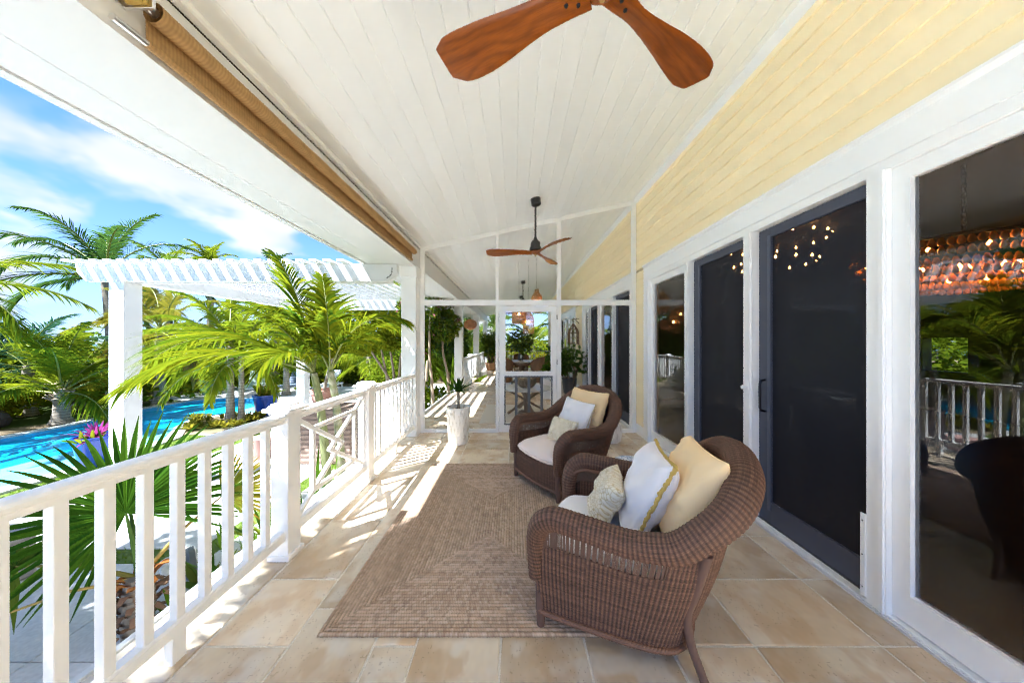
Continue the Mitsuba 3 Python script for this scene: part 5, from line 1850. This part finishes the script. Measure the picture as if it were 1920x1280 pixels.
# ------------------------------------------------------------------ fan palm just outside the near railing
r2 = np.random.default_rng(102)
pk = thing('fan_palm', 'low fan palm with big spiky leaf and shaggy brown trunk behind the near balusters', 'palm tree')
b0 = np.array([-3.02, 2.40, GZ])
m = MB((0.22, 0.15, 0.10))
m.tube([b0, b0 + [0.0, 0, 0.25], b0 + [0.01, 0, 0.48]], [0.085, 0.10, 0.075], 14)
put(m, 'trunk', 'bark', pk, smooth=60)
for i in range(64):
    a, z = i * 2.4, 0.03 + 0.46 * (i / 64)
    d = np.array([math.cos(a), math.sin(a), 0])
    b = b0 + [0, 0, z] + d * 0.07
    L = r2.uniform(0.06, 0.15)
    m = MB()
    P = np.array([b, b + d * L * 0.5 + [0, 0, L * 0.45], b + d * L + [0, 0, L * r2.uniform(0.0, 0.6)]])
    sd = np.array([-d[1], d[0], 0])
    w = 0.03
    V = np.stack([P - sd * w * np.array([[1], [0.8], [0.5]]), P + sd * w * np.array([[1], [0.8], [0.5]])], 1)
    col = np.array([0.20, 0.115, 0.07]) * r2.uniform(0.6, 1.3) if i < 52 else np.array([0.36, 0.13, 0.03]) * r2.uniform(0.8, 1.2)
    m.grid(V, np.broadcast_to(col, V.shape))
    V2 = V + np.array([0, 0, 0.006]) - d * 0.004
    m.grid(V2[:, ::-1], np.broadcast_to(col, V.shape))
    put(m, 'leaf_base', 'matt', pk)
top = b0 + [0.01, 0, 0.46]


def fan(hub, N, up, R, n, spread, col, tip=None, pcol=(0.055, 0.11, 0.016), sag=0.12, thick=0.014):
    lf = MB()
    fan_leaf(lf, np.array(hub), np.array(N, float), np.array(up, float), R, r2, n, spread, col, tip, sag=sag)
    k = put(lf, 'leaf', 'leaf', pk)
    m = MB(pcol)
    hub = np.array(hub)
    m.tube([top, top + (hub - top) * 0.5 + [0, 0, 0.07 * np.linalg.norm(hub - top)], hub], [thick * 1.3, thick, thick * 0.45], 7)
    put(m, 'petiole', 'matt', k, smooth=True)


fan((-3.09, 2.38, 0.095), (0.50, -0.80, 0.22), (-0.42, -0.2, 1.0), 0.83, 52, 2.35, ((0.026, 0.085, 0.009), (0.070, 0.150, 0.012)))
fan((-2.66, 2.72, 0.05), (0.35, -0.8, 0.5), (0.75, 0.1, 0.62), 0.46, 24, 1.25, ((0.13, 0.19, 0.02), (0.25, 0.23, 0.03)), (0.50, 0.22, 0.03), pcol=(0.3, 0.2, 0.05))
fan((-3.80, 2.28, -0.26), (0.2, -0.3, 0.95), (-0.9, -0.2, 0.0), 0.42, 18, 2.3, ((0.05, 0.13, 0.02), (0.16, 0.21, 0.03)), None, pcol=(0.25, 0.2, 0.04), sag=0.45)
fan((-3.55, 2.75, 0.02), (0.1, -0.45, 0.9), (-0.6, 0.7, 0.2), 0.62, 28, 2.3, ((0.030, 0.090, 0.010), (0.075, 0.145, 0.014)), None, sag=0.3)
fan((-3.55, 2.00, -0.42), (0.4, -0.2, 0.9), (-0.7, -0.6, -0.3), 0.34, 14, 1.5, ((0.30, 0.22, 0.06), (0.40, 0.27, 0.09)), None, pcol=(0.42, 0.28, 0.08), sag=0.5, thick=0.011)

# ------------------------------------------------------------------ plants along the railing
r3 = np.random.default_rng(103)


def strap(name, label, c, n, L, w, col, spread, rad, cat='plant', sag=0.3):
    lf = MB()
    stalks(lf, c, n, r3, L, w, col, spread, rad, sag)
    t = thing(name, label, cat)
    put(lf, 'foliage', 'leaf', t)


strap('strap_leaf_plant', 'tall dark green strap leaved clump outside the lattice railing panel', (-2.28, 3.25, GZ), 40, 1.15, 0.036, (G_DARK, G_MID), 0.33, 0.25)
strap('strap_leaf_plant', 'dark green strap leaved clump between the lattice panel and the farther railing post', (-2.45, 2.85, GZ), 26, 0.9, 0.034, (G_DARK, G_MID), 0.42, 0.16)
strap('striped_agave', 'small upright striped agave outside the near balusters, right of the fan palm', (-2.95, 2.86, GZ), 12, 0.36, 0.03, ((0.05, 0.11, 0.02), (0.20, 0.22, 0.04)), 0.4, 0.04, sag=0.02)
strap('striped_agave', 'small striped agave nearer the first capped railing post', (-2.62, 3.10, GZ), 11, 0.33, 0.026, ((0.05, 0.11, 0.02), (0.30, 0.26, 0.05)), 0.6, 0.04, sag=0.02)
strap('agave', 'small green agave at the foot of the fan palm', (-2.72, 2.50, GZ), 10, 0.34, 0.028, (G_DARK, G_MID), 0.7, 0.04, sag=0.05)
strap('fern', 'yellow green ferny plant left of the first capped railing post', (-2.75, 3.55, GZ), 60, 0.72, 0.012, (G_MID, G_YEL), 0.5, 0.16, sag=0.6)
m = MB((0.11, 0.12, 0.14))
m.lathe([(0, -0.05), (0.05, -0.05), (0.13, -0.035), (0.15, -0.02), (0.15, 0.02), (0.13, 0.035), (0.05, 0.05), (0, 0.05)], (0, 0, 0), 28)
m.xf(np.array([[0.8, 0, 0.6, -3.22], [-0.6, 0, 0.8, 2.98], [0, 1, 0, GZ + 0.155], [0, 0, 0, 1.0]]))
hr = put(m, 'hose_reel', 'satin', smooth=40, label='dark hose reel lying on the deck behind the fan palm trunk', cat='hose reel')
m = MB((0.62, 0.62, 0.62))
m.lathe([(0, -0.09), (0.10, -0.085), (0.115, -0.05), (0.115, 0.05), (0.10, 0.085), (0, 0.09)], (0, 0, 0), 24)
m.xf(np.array([[0.8, 0, 0.6, -3.30], [-0.6, 0, 0.8, 2.90], [0, 1, 0, GZ + 0.165], [0, 0, 0, 1.0]]))
put(m, 'drum', 'satin', hr, smooth=40)
m = MB((0.30, 0.27, 0.245))
m.box((-6.9, 2.55, GZ), (-4.85, 3.05, GZ + 0.42), 0.02)
bn = put(m, 'stone_bench', 'matt', label='low taupe stone bench on the deck at the left, behind the fan palm', cat='bench')
m = MB((0.36, 0.33, 0.30))
m.box((-6.95, 2.50, GZ + 0.42), (-4.80, 3.10, GZ + 0.48), 0.012)
put(m, 'seat_slab', 'matt', bn)

# ------------------------------------------------------------------ pots in the garden
POTB = [(0, 0), (0.17, 0), (0.185, 0.01), (0.235, 0.20), (0.272, 0.42), (0.285, 0.53), (0.300, 0.545), (0.300, 0.58), (0.265, 0.58), (0.255, 0.53), (0.0, 0.50)]


def blue_pot(x, y, s, label, col=(0.006, 0.045, 0.30)):
    m = MB(col)
    m.lathe([(a * s, b * s) for a, b in POTB], (x, y, GZ), 40)
    return put(m, 'blue_pot', 'gloss', smooth=35, label=label, cat='pot')


blue_pot(-7.98, 5.72, 1.0, 'cobalt blue glazed pot left of the pergola post, holding the purple plant')
lf = MB()
rosette(lf, (-7.98, 5.72, GZ + 0.52), 46, r3, 0.44, 0.026, ((0.16, 0.012, 0.10), (0.24, 0.05, 0.16)), (1.35, 0.2), 0.25, tip=(0.34, 0.05, 0.22))
t = thing('purple_bromeliad', 'purple and magenta rosette plant in the blue pot by the pool', 'plant')
put(lf, 'foliage', 'leaf', t)
lf = MB()
stalks(lf, (-7.92, 5.60, GZ + 0.50), 18, r3, 0.28, 0.03, (G_LIME, G_YEL), 0.75, 0.14, 0.3)
put(lf, 'underplanting', 'leaf', t)
blue_pot(-8.05, 9.70, 1.15, 'cobalt blue glazed pot on the pool edge right of the two grey palm trunks')
lf = MB()
stalks(lf, (-8.05, 9.70, GZ + 0.6), 60, r3, 0.75, 0.028, (G_LIME, (0.32, 0.24, 0.03)), 0.4, 0.15, 0.4)
t = thing('croton_plant', 'yellow and green upright plant in the right hand blue pot', 'plant')
put(lf, 'foliage', 'leaf', t)
blue_pot(-13.9, 13.6, 1.15, 'teal glazed pot across the pool, half hidden by palm fronds', (0.01, 0.16, 0.26))
m = MB((0.21, 0.145, 0.115))
m.box((-4.30, 5.75, GZ), (-3.15, 6.45, 0.16), 0.02)
wl = put(m, 'brown_planter_wall', 'matt', label='brown woven looking planter wall outside the lattice railing, under the pink pot', cat='planter')
for i in range(11):
    m = MB((0.25, 0.175, 0.14))
    zz_ = GZ + 0.05 + i * 0.094
    m.box((-4.312, 5.738, zz_), (-3.138, 6.46, zz_ + 0.06), 0.012)
    put(m, 'rail', 'matt', wl)
m = MB((0.50, 0.27, 0.21))
m.lathe([(0, 0), (0.15, 0), (0.165, 0.02), (0.205, 0.26), (0.225, 0.27), (0.232, 0.33), (0.215, 0.345), (0.195, 0.34), (0.19, 0.29), (0, 0.28)], (-3.88, 6.08, 0.16), 36)
put(m, 'pink_pot', 'matt', smooth=35, label='pinkish terracotta pot standing on the brown planter wall', cat='pot')
m = MB((0.42, 0.38, 0.34))
P, _ = spline([(-3.86, 6.08, 0.42), (-3.80, 6.08, 0.75), (-3.70, 6.06, 1.05), (-3.62, 6.05, 1.35)], 16)
m.tube(P, np.linspace(0.035, 0.022, 16), 8)
t = thing('slim_palm', 'slim grey stemmed palm growing from the pinkish pot', 'palm tree')
put(m, 'stem', 'bark', t, smooth=50)
for i in range(8):
    lf, st = MB(), MB()
    frond(lf, st, (-3.62, 6.05, 1.33), i * 2.4, 1.2 - 0.13 * i, 0.9, 1.2, r3, 26, 0.32, 0.013, (G_MID, G_LIME), thick=0.008)
    k = put(lf, 'frond', 'leaf', t)
    put(st, 'stalk', 'satin', k, smooth=True)
m = MB((0.52, 0.30, 0.25))
m.lathe([(0, 0), (0.16, 0), (0.20, 0.3), (0.22, 0.42), (0.19, 0.42), (0, 0.38)], (-5.15, 6.1, GZ), 28)
put(m, 'pink_pot', 'matt', smooth=35, label='pinkish pot on the deck left of the first capped railing post', cat='pot')

# ------------------------------------------------------------------ loungers across the pool
def lounger(x, y, ang, label, cush):
    M = frame_mat(x, y, ang)
    M[2, 3] = GZ
    l = thing('sun_lounger', label, 'sun lounger', 'sun loungers across the pool')

    def fin(m, n, mat='matt'):
        m.xf(M)
        put(m, n, mat, l)
    m = MB((0.78, 0.78, 0.77))
    m.box((-0.33, -0.95, 0.26), (0.33, 0.95, 0.31), 0.01)
    fin(m, 'frame')
    for sx in (-0.28, 0.28):
        for sy in (-0.85, 0.85):
            m = MB((0.78, 0.78, 0.77))
            m.box((sx - 0.025, sy - 0.025, 0), (sx + 0.025, sy + 0.025, 0.26))
            fin(m, 'leg')
    m = MB(cush)
    m.box((-0.31, -0.93, 0.311), (0.31, 0.30, 0.40), 0.03)
    fin(m, 'seat_cushion')
    m = MB(cush)
    ca, sa = math.cos(0.95), math.sin(0.95)
    m.box((-0.31, 0, 0), (0.31, 0.74, 0.09), 0.03, R=np.array([[1, 0, 0], [0, ca, -sa], [0, sa, ca]]), at=(0, 0.33, 0.33))
    fin(m, 'backrest')


lounger(-12.3, 14.2, 0.5, 'pale green cushioned sun lounger across the pool, left of the others', (0.42, 0.50, 0.42))
lounger(-10.6, 14.3, 0.2, 'blue grey sun lounger with raised back, across the pool in the middle', (0.16, 0.20, 0.28))
lounger(-8.9, 14.4, 0.2, 'white sun lounger across the pool, the rightmost one', (0.66, 0.66, 0.65))

# ------------------------------------------------------------------ palms
r4 = np.random.default_rng(104)
COC = ((0.055, 0.115, 0.016), (0.140, 0.205, 0.020))
YOUNG = ((0.105, 0.175, 0.012), (0.26, 0.285, 0.014))
palm('coconut_palm', 'tall dark coconut palm rising behind the left end of the pergola', (-17.6, 13.2, GZ), 5.3, 17, r4, L=4.0, ll=0.85, lw=0.025, n=58, col=((0.022, 0.075, 0.020), (0.075, 0.140, 0.020)), trunk=0.24, wind=(-0.25, 0, 0.05), lean=(-0.4, 0), droop=1.25)
palm('coconut_palm', 'stocky young coconut palm with grey trunk at the pool edge, left of the pergola post', (-13.25, 8.75, GZ), 0.95, 15, r4, L=2.7, ll=0.72, lw=0.021, n=58, col=YOUNG, trunk=0.17, boots=True, el=(1.5, 0.0), droop=1.15, wind=(0.12, 0, 0))
palm('coconut_palm', 'palm outside the left edge whose long fronds reach in from the left', (-13.6, 6.3, GZ), 3.5, 13, r4, L=3.3, ll=0.75, lw=0.021, n=58, col=YOUNG, trunk=0.2, el=(1.2, -0.4), droop=1.2)
palm('coconut_palm', 'yellowing palm with a dark trunk right of the pergola post, beyond the pool', (-13.5, 11.4, GZ), 2.9, 14, r4, L=2.6, ll=0.7, lw=0.021, n=58, col=((0.13, 0.15, 0.015), (0.30, 0.24, 0.03)), trunk=0.17, old=3, el=(1.3, -0.5), barkcol=(0.12, 0.07, 0.05))
palm('christmas_palm', 'slim grey trunked palm in the planting bed by the pool, the left one of two', (-8.30, 8.75, GZ), 2.25, 14, r4, L=2.3, ll=0.52, lw=0.021, n=52, col=YOUNG, trunk=0.10, el=(1.35, -0.1))
palm('christmas_palm', 'slim grey trunked palm in the planting bed by the pool, the right one of two', (-8.02, 8.80, GZ), 1.95, 13, r4, L=2.2, ll=0.52, lw=0.021, n=52, col=YOUNG, trunk=0.075, el=(1.3, -0.2))
palm('coconut_palm', 'palm tuft showing just above the pergola slats in the middle', (-20.3, 20, GZ), 7.6, 13, r4, L=1.9, ll=0.6, lw=0.032, n=30, col=YOUNG, trunk=0.2, el=(1.5, 0.1))
palm('coconut_palm', 'palm with long frond just above the pergola, right of the tall coconut palm', (-22.4, 19.4, GZ), 7.0, 13, r4, L=3.0, ll=0.75, lw=0.032, n=34, col=COC, trunk=0.2)
palm('coconut_palm', 'small dark palm tuft above the right part of the pergola', (-16.8, 21, GZ), 7.5, 12, r4, L=1.7, ll=0.55, lw=0.03, n=28, col=((0.022, 0.07, 0.03), (0.06, 0.12, 0.03)), trunk=0.18, el=(1.4, 0.1))
palm('coconut_palm', 'green palm behind the pergola, between its post and the twin stem palm', (-12.6, 15.8, GZ), 3.4, 15, r4, L=2.8, ll=0.7, lw=0.022, n=58, col=COC, trunk=0.17)
palm('coconut_palm', 'lime green palm across the pool between the two grey trunks and the twin stem palm', (-10.2, 13.4, GZ), 2.0, 15, r4, L=2.6, ll=0.65, lw=0.022, n=52, col=YOUNG, trunk=0.13, el=(1.3, -0.1))
palm('coconut_palm', 'dark blue green palm low at the left edge behind the pool', (-15.6, 9.6, GZ), 1.6, 13, r4, L=2.4, ll=0.65, lw=0.021, n=52, col=((0.020, 0.070, 0.040), (0.050, 0.115, 0.050)), trunk=0.15, el=(1.3, -0.3))
palm('coconut_palm', 'bushy palm behind the loungers, right of the pergola back post', (-9.4, 18.5, GZ), 2.0, 14, r4, L=2.6, ll=0.65, lw=0.022, n=52, col=COC, trunk=0.17)
palm('coconut_palm', 'bright palm left of the near porch column, in front of the hedge', (-6.6, 13.6, GZ), 1.7, 13, r4, L=2.2, ll=0.6, lw=0.025, n=52, col=YOUNG, trunk=0.14)
palm('coconut_palm', 'feathery palm past the far end of the porch, left of the dining table greenery', (-1.6, 25.0, GZ), 3.6, 14, r4, L=2.9, ll=0.75, lw=0.032, n=52, col=COC, trunk=0.2)
palm('coconut_palm', 'bright palm past the far end of the porch, behind the pendant lamps', (1.5, 23.0, GZ), 2.4, 14, r4, L=2.6, ll=0.7, lw=0.03, n=52, col=YOUNG, trunk=0.2)
palm('coconut_palm', 'pale windswept palm past the far end of the porch at the right', (4.2, 27.0, GZ), 4.0, 14, r4, L=3.0, ll=0.75, lw=0.034, n=52, col=COC, trunk=0.2)
fp = thing('yellow_fan_palm', 'small bright yellow fan palm behind the purple plant, across the pool', 'palm tree')
for i in range(6):
    lf = MB()
    a = i * 1.05 + 0.3
    fan_leaf(lf, np.array([-13.0 + 0.22 * math.cos(a), 9.55 + 0.22 * math.sin(a), -0.05 + 0.14 * (i % 3)]), np.array([0.4 * math.cos(a) + 0.5, -0.7 + 0.3 * math.sin(a), 0.5]), np.array([math.cos(a), 0.2, 0.9]), 0.42, r4, 18, 1.7, ((0.24, 0.24, 0.02), (0.40, 0.34, 0.03)))
    put(lf, 'leaf', 'leaf', fp)
m = MB((0.2, 0.15, 0.1))
m.tube([(-13.0, 9.55, GZ), (-13.0, 9.55, -0.1)], 0.04, 8)
put(m, 'stem', 'matt', fp)

# ------------------------------------------------------------------ bed by the pool, shrubs and hedges
r6 = np.random.default_rng(106)
for i, (x, y) in enumerate(((-9.35, 9.0), (-9.0, 8.55), (-8.65, 8.1), (-8.6, 9.2), (-8.2, 8.2), (-7.85, 8.35), (-7.75, 8.9), (-8.1, 9.25))):
    lf = MB()
    for _ in range(5):
        rosette(lf, (x + r6.normal(0, 0.14), y + r6.normal(0, 0.14), GZ + 0.05), 18, r6, 0.24, 0.024, ((0.10, 0.12, 0.015), (0.34, 0.28, 0.03)), (1.3, 0.2), 0.2)
    t = thing('croton_clump', ('yellow green croton clump in the pool bed, farthest left', 'yellow croton clump second from the left in the pool bed', 'croton clump at the front left rim of the pool bed', 'croton clump behind the palm trunks in the pool bed',
                               'croton clump right in front of the palm trunks in the pool bed', 'croton clump at the front right rim of the pool bed', 'croton clump farthest right in the pool bed', 'croton clump at the back of the pool bed right of the trunks')[i], 'plant', 'croton clumps in the pool bed')
    put(lf, 'foliage', 'leaf', t)
BR, DK, YL = ((0.075, 0.15, 0.012), (0.20, 0.25, 0.015)), ((0.035, 0.09, 0.012), (0.11, 0.17, 0.014)), ((0.16, 0.19, 0.012), (0.36, 0.31, 0.02))
SHR = [  # x, y, zc, rx, ry, rz, n, colours, size, label
    (-15.2, 8.6, -0.45, 0.9, 0.8, 0.55, 2200, YL, 0.11, 'low yellow green shrub left of the stocky coconut palm trunk'),
    (-14.6, 10.2, -0.35, 1.2, 0.9, 0.65, 2600, YL, 0.11, 'yellow green shrub right of the stocky coconut palm trunk'),
    (-15.8, 11.8, 0.25, 1.4, 1.1, 1.1, 3600, ((0.10, 0.15, 0.015), (0.27, 0.26, 0.02)), 0.13, 'tall yellowish shrub left of the pergola post, across the pool'),
    (-18.0, 11.6, 0.2, 2.0, 1.4, 1.2, 3800, DK, 0.15, 'dark green bush behind the stocky coconut palm'),
    (-20.5, 11.0, 0.6, 2.2, 1.6, 1.6, 3800, ((0.02, 0.06, 0.025), (0.05, 0.11, 0.035)), 0.17, 'dark bluish bush at the left edge behind the pool'),
    (-17.4, 15.8, 0.3, 2.2, 1.6, 1.4, 4200, BR, 0.16, 'green bush behind the pergola post'),
    (-13.0, 17.6, -0.1, 2.0, 1.3, 0.95, 4200, DK, 0.15, 'dark green bush behind the loungers at the left'),
    (-9.6, 17.6, -0.1, 1.7, 1.2, 0.95, 4200, BR, 0.14, 'green bush behind the loungers in the middle'),
    (-6.9, 16.4, 0.0, 1.7, 1.2, 1.05, 4200, DK, 0.13, 'dark green bush behind the farther capped railing post'),
    (-5.2, 11.6, -0.45, 0.7, 0.6, 0.5, 1800, YL, 0.09, 'small yellow shrub behind the farther capped railing post'),
    (-4.4, 13.0, 0.25, 1.3, 1.0, 1.15, 4200, BR, 0.12, 'bright leafy shrub left of the near porch column'),
    (-3.1, 9.6, -0.25, 0.8, 0.7, 0.7, 2600, BR, 0.11, 'leafy green shrub behind the partition glass left, under the slim tree'),
    (-2.9, 14.2, 0.9, 1.0, 1.4, 1.6, 4200, DK, 0.14, 'dark green bush seen left of the far columns'),
    (-4.2, 18.5, 1.2, 1.8, 1.8, 2.2, 4800, BR, 0.16, 'tall green bush behind the far columns'),
    (-0.6, 20.6, 0.1, 1.4, 1.0, 1.0, 3200, YL, 0.14, 'lime yellow shrub past the far end of the porch, at the left'),
    (1.8, 20.2, 0.0, 1.6, 1.0, 0.95, 3600, YL, 0.14, 'lime yellow shrub past the far end of the porch, at the right'),
    (4.6, 22.0, 0.5, 2.0, 1.4, 1.3, 3200, BR, 0.16, 'green shrub past the far end of the porch beside the house'),
]
for (x, y, zc, a, b, c, n, col, s_, lab) in SHR:
    shrub('shrub', lab, 'shrub', (x, y, zc), (a, b, c), n, r6, s_, col)
shrub('window_shrub', 'green shrub outside the room window, seen through the nearest glass door', 'shrub', (11.2, 7.6, 1.0), (1.6, 1.6, 1.4), 2400, r6, 0.16, BR)


def tree(name, label, base, stems, crowns, n, size, col, cat='tree', asp=0.42, flower=None, barkcol=(0.34, 0.26, 0.18), tr=0.06):
    t = thing(name, label, cat)
    for s_ in stems:
        m = MB(barkcol)
        P, _ = spline(s_, 18)
        m.tube(P, np.linspace(tr, tr * 0.4, 18), 8)
        put(m, 'trunk', 'matt', t, smooth=60)
    m = MB()
    for (c, rad) in crowns:
        p, d = blob(r6, n, c, rad, 0.25)
        leaves(m, p, r6, size, col, out=d, asp=asp)
        if flower is not None:
            k = r6.random(len(p)) < 0.02
            leaves(m, p[k] + [0, 0, 0.02], r6, size * 0.9, (flower, flower), asp=0.8)
    put(m, 'crown', 'leaf', t)


bx, by = -3.95, 9.4
tree('frangipani_tree', 'spreading tree with several tan stems and bright leaves left of the near porch column', (bx, by), [[(bx + 0.1, by, GZ), (bx + 0.1, by, 0.0), (bx - 0.3, by - 0.1, 0.9), (bx - 0.9, by - 0.2, 1.7)], [(bx + 0.15, by, GZ), (bx + 0.2, by, 0.1), (bx + 0.1, by, 1.0), (bx - 0.05, by, 1.9)],
     [(bx + 0.2, by, GZ), (bx + 0.32, by, 0.1), (bx + 0.40, by, 1.0), (bx + 0.55, by, 2.0)], [(bx + 0.1, by, GZ), (bx + 0.0, by, 0.1), (bx - 0.15, by, 0.9), (bx - 0.4, by + 0.3, 1.8)]],
     [((bx - 1.0, by - 0.2, 2.1), (0.8, 0.8, 0.62)), ((bx, by, 2.35), (0.9, 0.9, 0.7)), ((bx + 0.75, by - 0.1, 2.1), (0.75, 0.7, 0.62)), ((bx - 0.3, by + 0.3, 3.0), (1.2, 1.1, 0.8)), ((bx + 0.2, by - 0.1, 1.55), (0.55, 0.5, 0.35)), ((bx - 0.9, by + 0.3, 1.35), (0.5, 0.5, 0.32))], 1700, 0.105, ((0.13, 0.20, 0.012), (0.34, 0.33, 0.018)))
bx, by = -2.20, 8.15
tree('slim_tree', 'slim tan trunked tree with pink blossom seen through the left partition screen', (bx, by), [[(bx, by, GZ), (bx - 0.02, by, 0.2), (bx - 0.10, by, 1.2), (bx - 0.06, by, 2.4)], [(bx + 0.32, by + 0.5, GZ), (bx + 0.3, by + 0.5, 0.4), (bx + 0.12, by + 0.6, 1.3), (bx + 0.2, by + 0.6, 2.2)]],
     [((bx - 0.3, by + 0.3, 2.5), (0.8, 0.8, 0.75)), ((bx + 0.15, by + 0.4, 1.95), (0.5, 0.5, 0.5)), ((bx - 0.55, by + 0.5, 1.35), (0.5, 0.5, 0.4))], 1500, 0.115, ((0.06, 0.13, 0.014), (0.19, 0.23, 0.016)), flower=(0.50, 0.16, 0.22), tr=0.055)
tree('broadleaf_tree', 'tall leafy tree behind the far porch columns with hanging orange basket before it', (-3.6, 12.2), [[(-3.6, 12.2, GZ), (-3.5, 12.2, 0.8), (-3.3, 12.2, 2.2)]], [((-3.4, 12.2, 2.6), (1.2, 1.2, 1.0)), ((-2.7, 12.6, 1.6), (0.8, 0.8, 0.7))], 2200, 0.14, ((0.035, 0.085, 0.02), (0.11, 0.16, 0.02)), tr=0.09)
for i, (x, y) in enumerate(((-2.55, 6.7), (-2.15, 6.35), (-2.6, 7.4))):
    strap('spiky_plant', ('spiky yellow green plant at the porch edge behind the whitewashed planter', 'small spiky plant nearest the partition at the porch edge', 'spiky green plant under the slim tree')[i], (x, y, GZ), 34, 0.95 if i != 1 else 0.8, 0.03, (G_MID, G_YEL), 0.6, 0.12, sag=0.4)
strap('spiky_plant', 'broad leaved green plant beside the first column beyond the partition', (-2.2, 11.6, GZ), 24, 2.3, 0.11, (G_MID, G_LIME), 0.3, 0.2, sag=0.25)
# dark rocks at the left end of the pool
for i in range(9):
    c = trimesh.creation.icosphere(2)
    v = np.array(c.vertices)
    v = v * (0.7 + 0.6 * meshkit.fbm(v * 1.6 + i * 5, 3, seed=i))[:, None] * np.array([0.42, 0.35, 0.32]) * r6.uniform(0.6, 1.2)
    m = MB()
    m.add(v + [-14.2 - 0.55 * (i % 5) - r6.uniform(0, 0.3), 7.4 + 0.45 * (i // 3) + r6.uniform(-0.2, 0.2), GZ + 0.12], np.array(c.faces), np.array([0.075, 0.06, 0.068]) * r6.uniform(0.7, 1.4))
    put(m, 'rock', 'matt', smooth=50, label='dark purplish rock beyond the pool, %s, %s row of the heap' % (('first from right', 'second from right', 'in the middle', 'second from left', 'first from left')[i % 5], 'front' if i < 5 else 'back'), cat='rock')
# far belt of greenery
m = MB()
for i in range(270):
    a = -1.62 + 2.35 * i / 270 + r6.normal(0, 0.02)
    d = r6.uniform(19, 36)
    c = np.array([math.sin(a) * d, math.cos(a) * d, GZ + 0.6])
    if -9 > c[0] > -8.0 or c[1] < 3:
        continue
    h = r6.uniform(1.0, 2.7)
    p, dd = blob(r6, 420, c, (1.9, 1.9, h), 0.5)
    p = p[p[:, 2] > GZ]
    k = r6.random()
    leaves(m, p, r6, 0.26, (np.array(G_DARK) * (1 - k) + np.array(G_LIME) * k, np.array(G_MID) * (1 - k) + np.array(G_YEL) * k), asp=0.4)
put(m, 'distant_greenery', 'leaf', kind='stuff', label='mass of distant green bushes along the horizon', cat='vegetation')

# palms left of the viewer: outside the photograph, they shade the railing and the deck
for (x, y, h, lab) in ((-3.45, -0.55, 4.5, 'palm outside the frame left of the viewer, by the railing'), ):
    palm('feather_palm', lab, (x, y, GZ), h, 13, r6, L=1.7, ll=0.55, lw=0.024, n=52, col=(LIMEA, LIMEB), trunk=0.08, el=(1.35, 0.35), droop=1.1)

tree('shade_tree', 'spreading tree outside the frame, left and behind the viewer, shading the deck', (-7.6, -2.2), [[(-7.6, -2.2, GZ), (-7.6, -2.2, 1.0), (-7.3, -2.0, 2.6)], [(-7.6, -2.2, 0.6), (-7.0, -1.6, 2.2), (-6.6, -1.2, 3.4)], [(-7.6, -2.2, 0.8), (-8.3, -2.8, 2.4), (-8.7, -3.2, 3.6)]],
     [((-7.3, -2.0, 4.2), (1.7, 1.7, 1.0)), ((-6.4, -0.9, 4.0), (1.3, 1.2, 0.8)), ((-8.4, -3.0, 4.1), (1.3, 1.4, 0.9)), ((-6.6, -2.9, 3.8), (1.2, 1.2, 0.8)), ((-6.9, 0.35, 4.2), (1.4, 1.2, 0.8)), ((-8.0, -0.8, 4.4), (1.5, 1.4, 0.9))], 2300, 0.17, DK, tr=0.13)
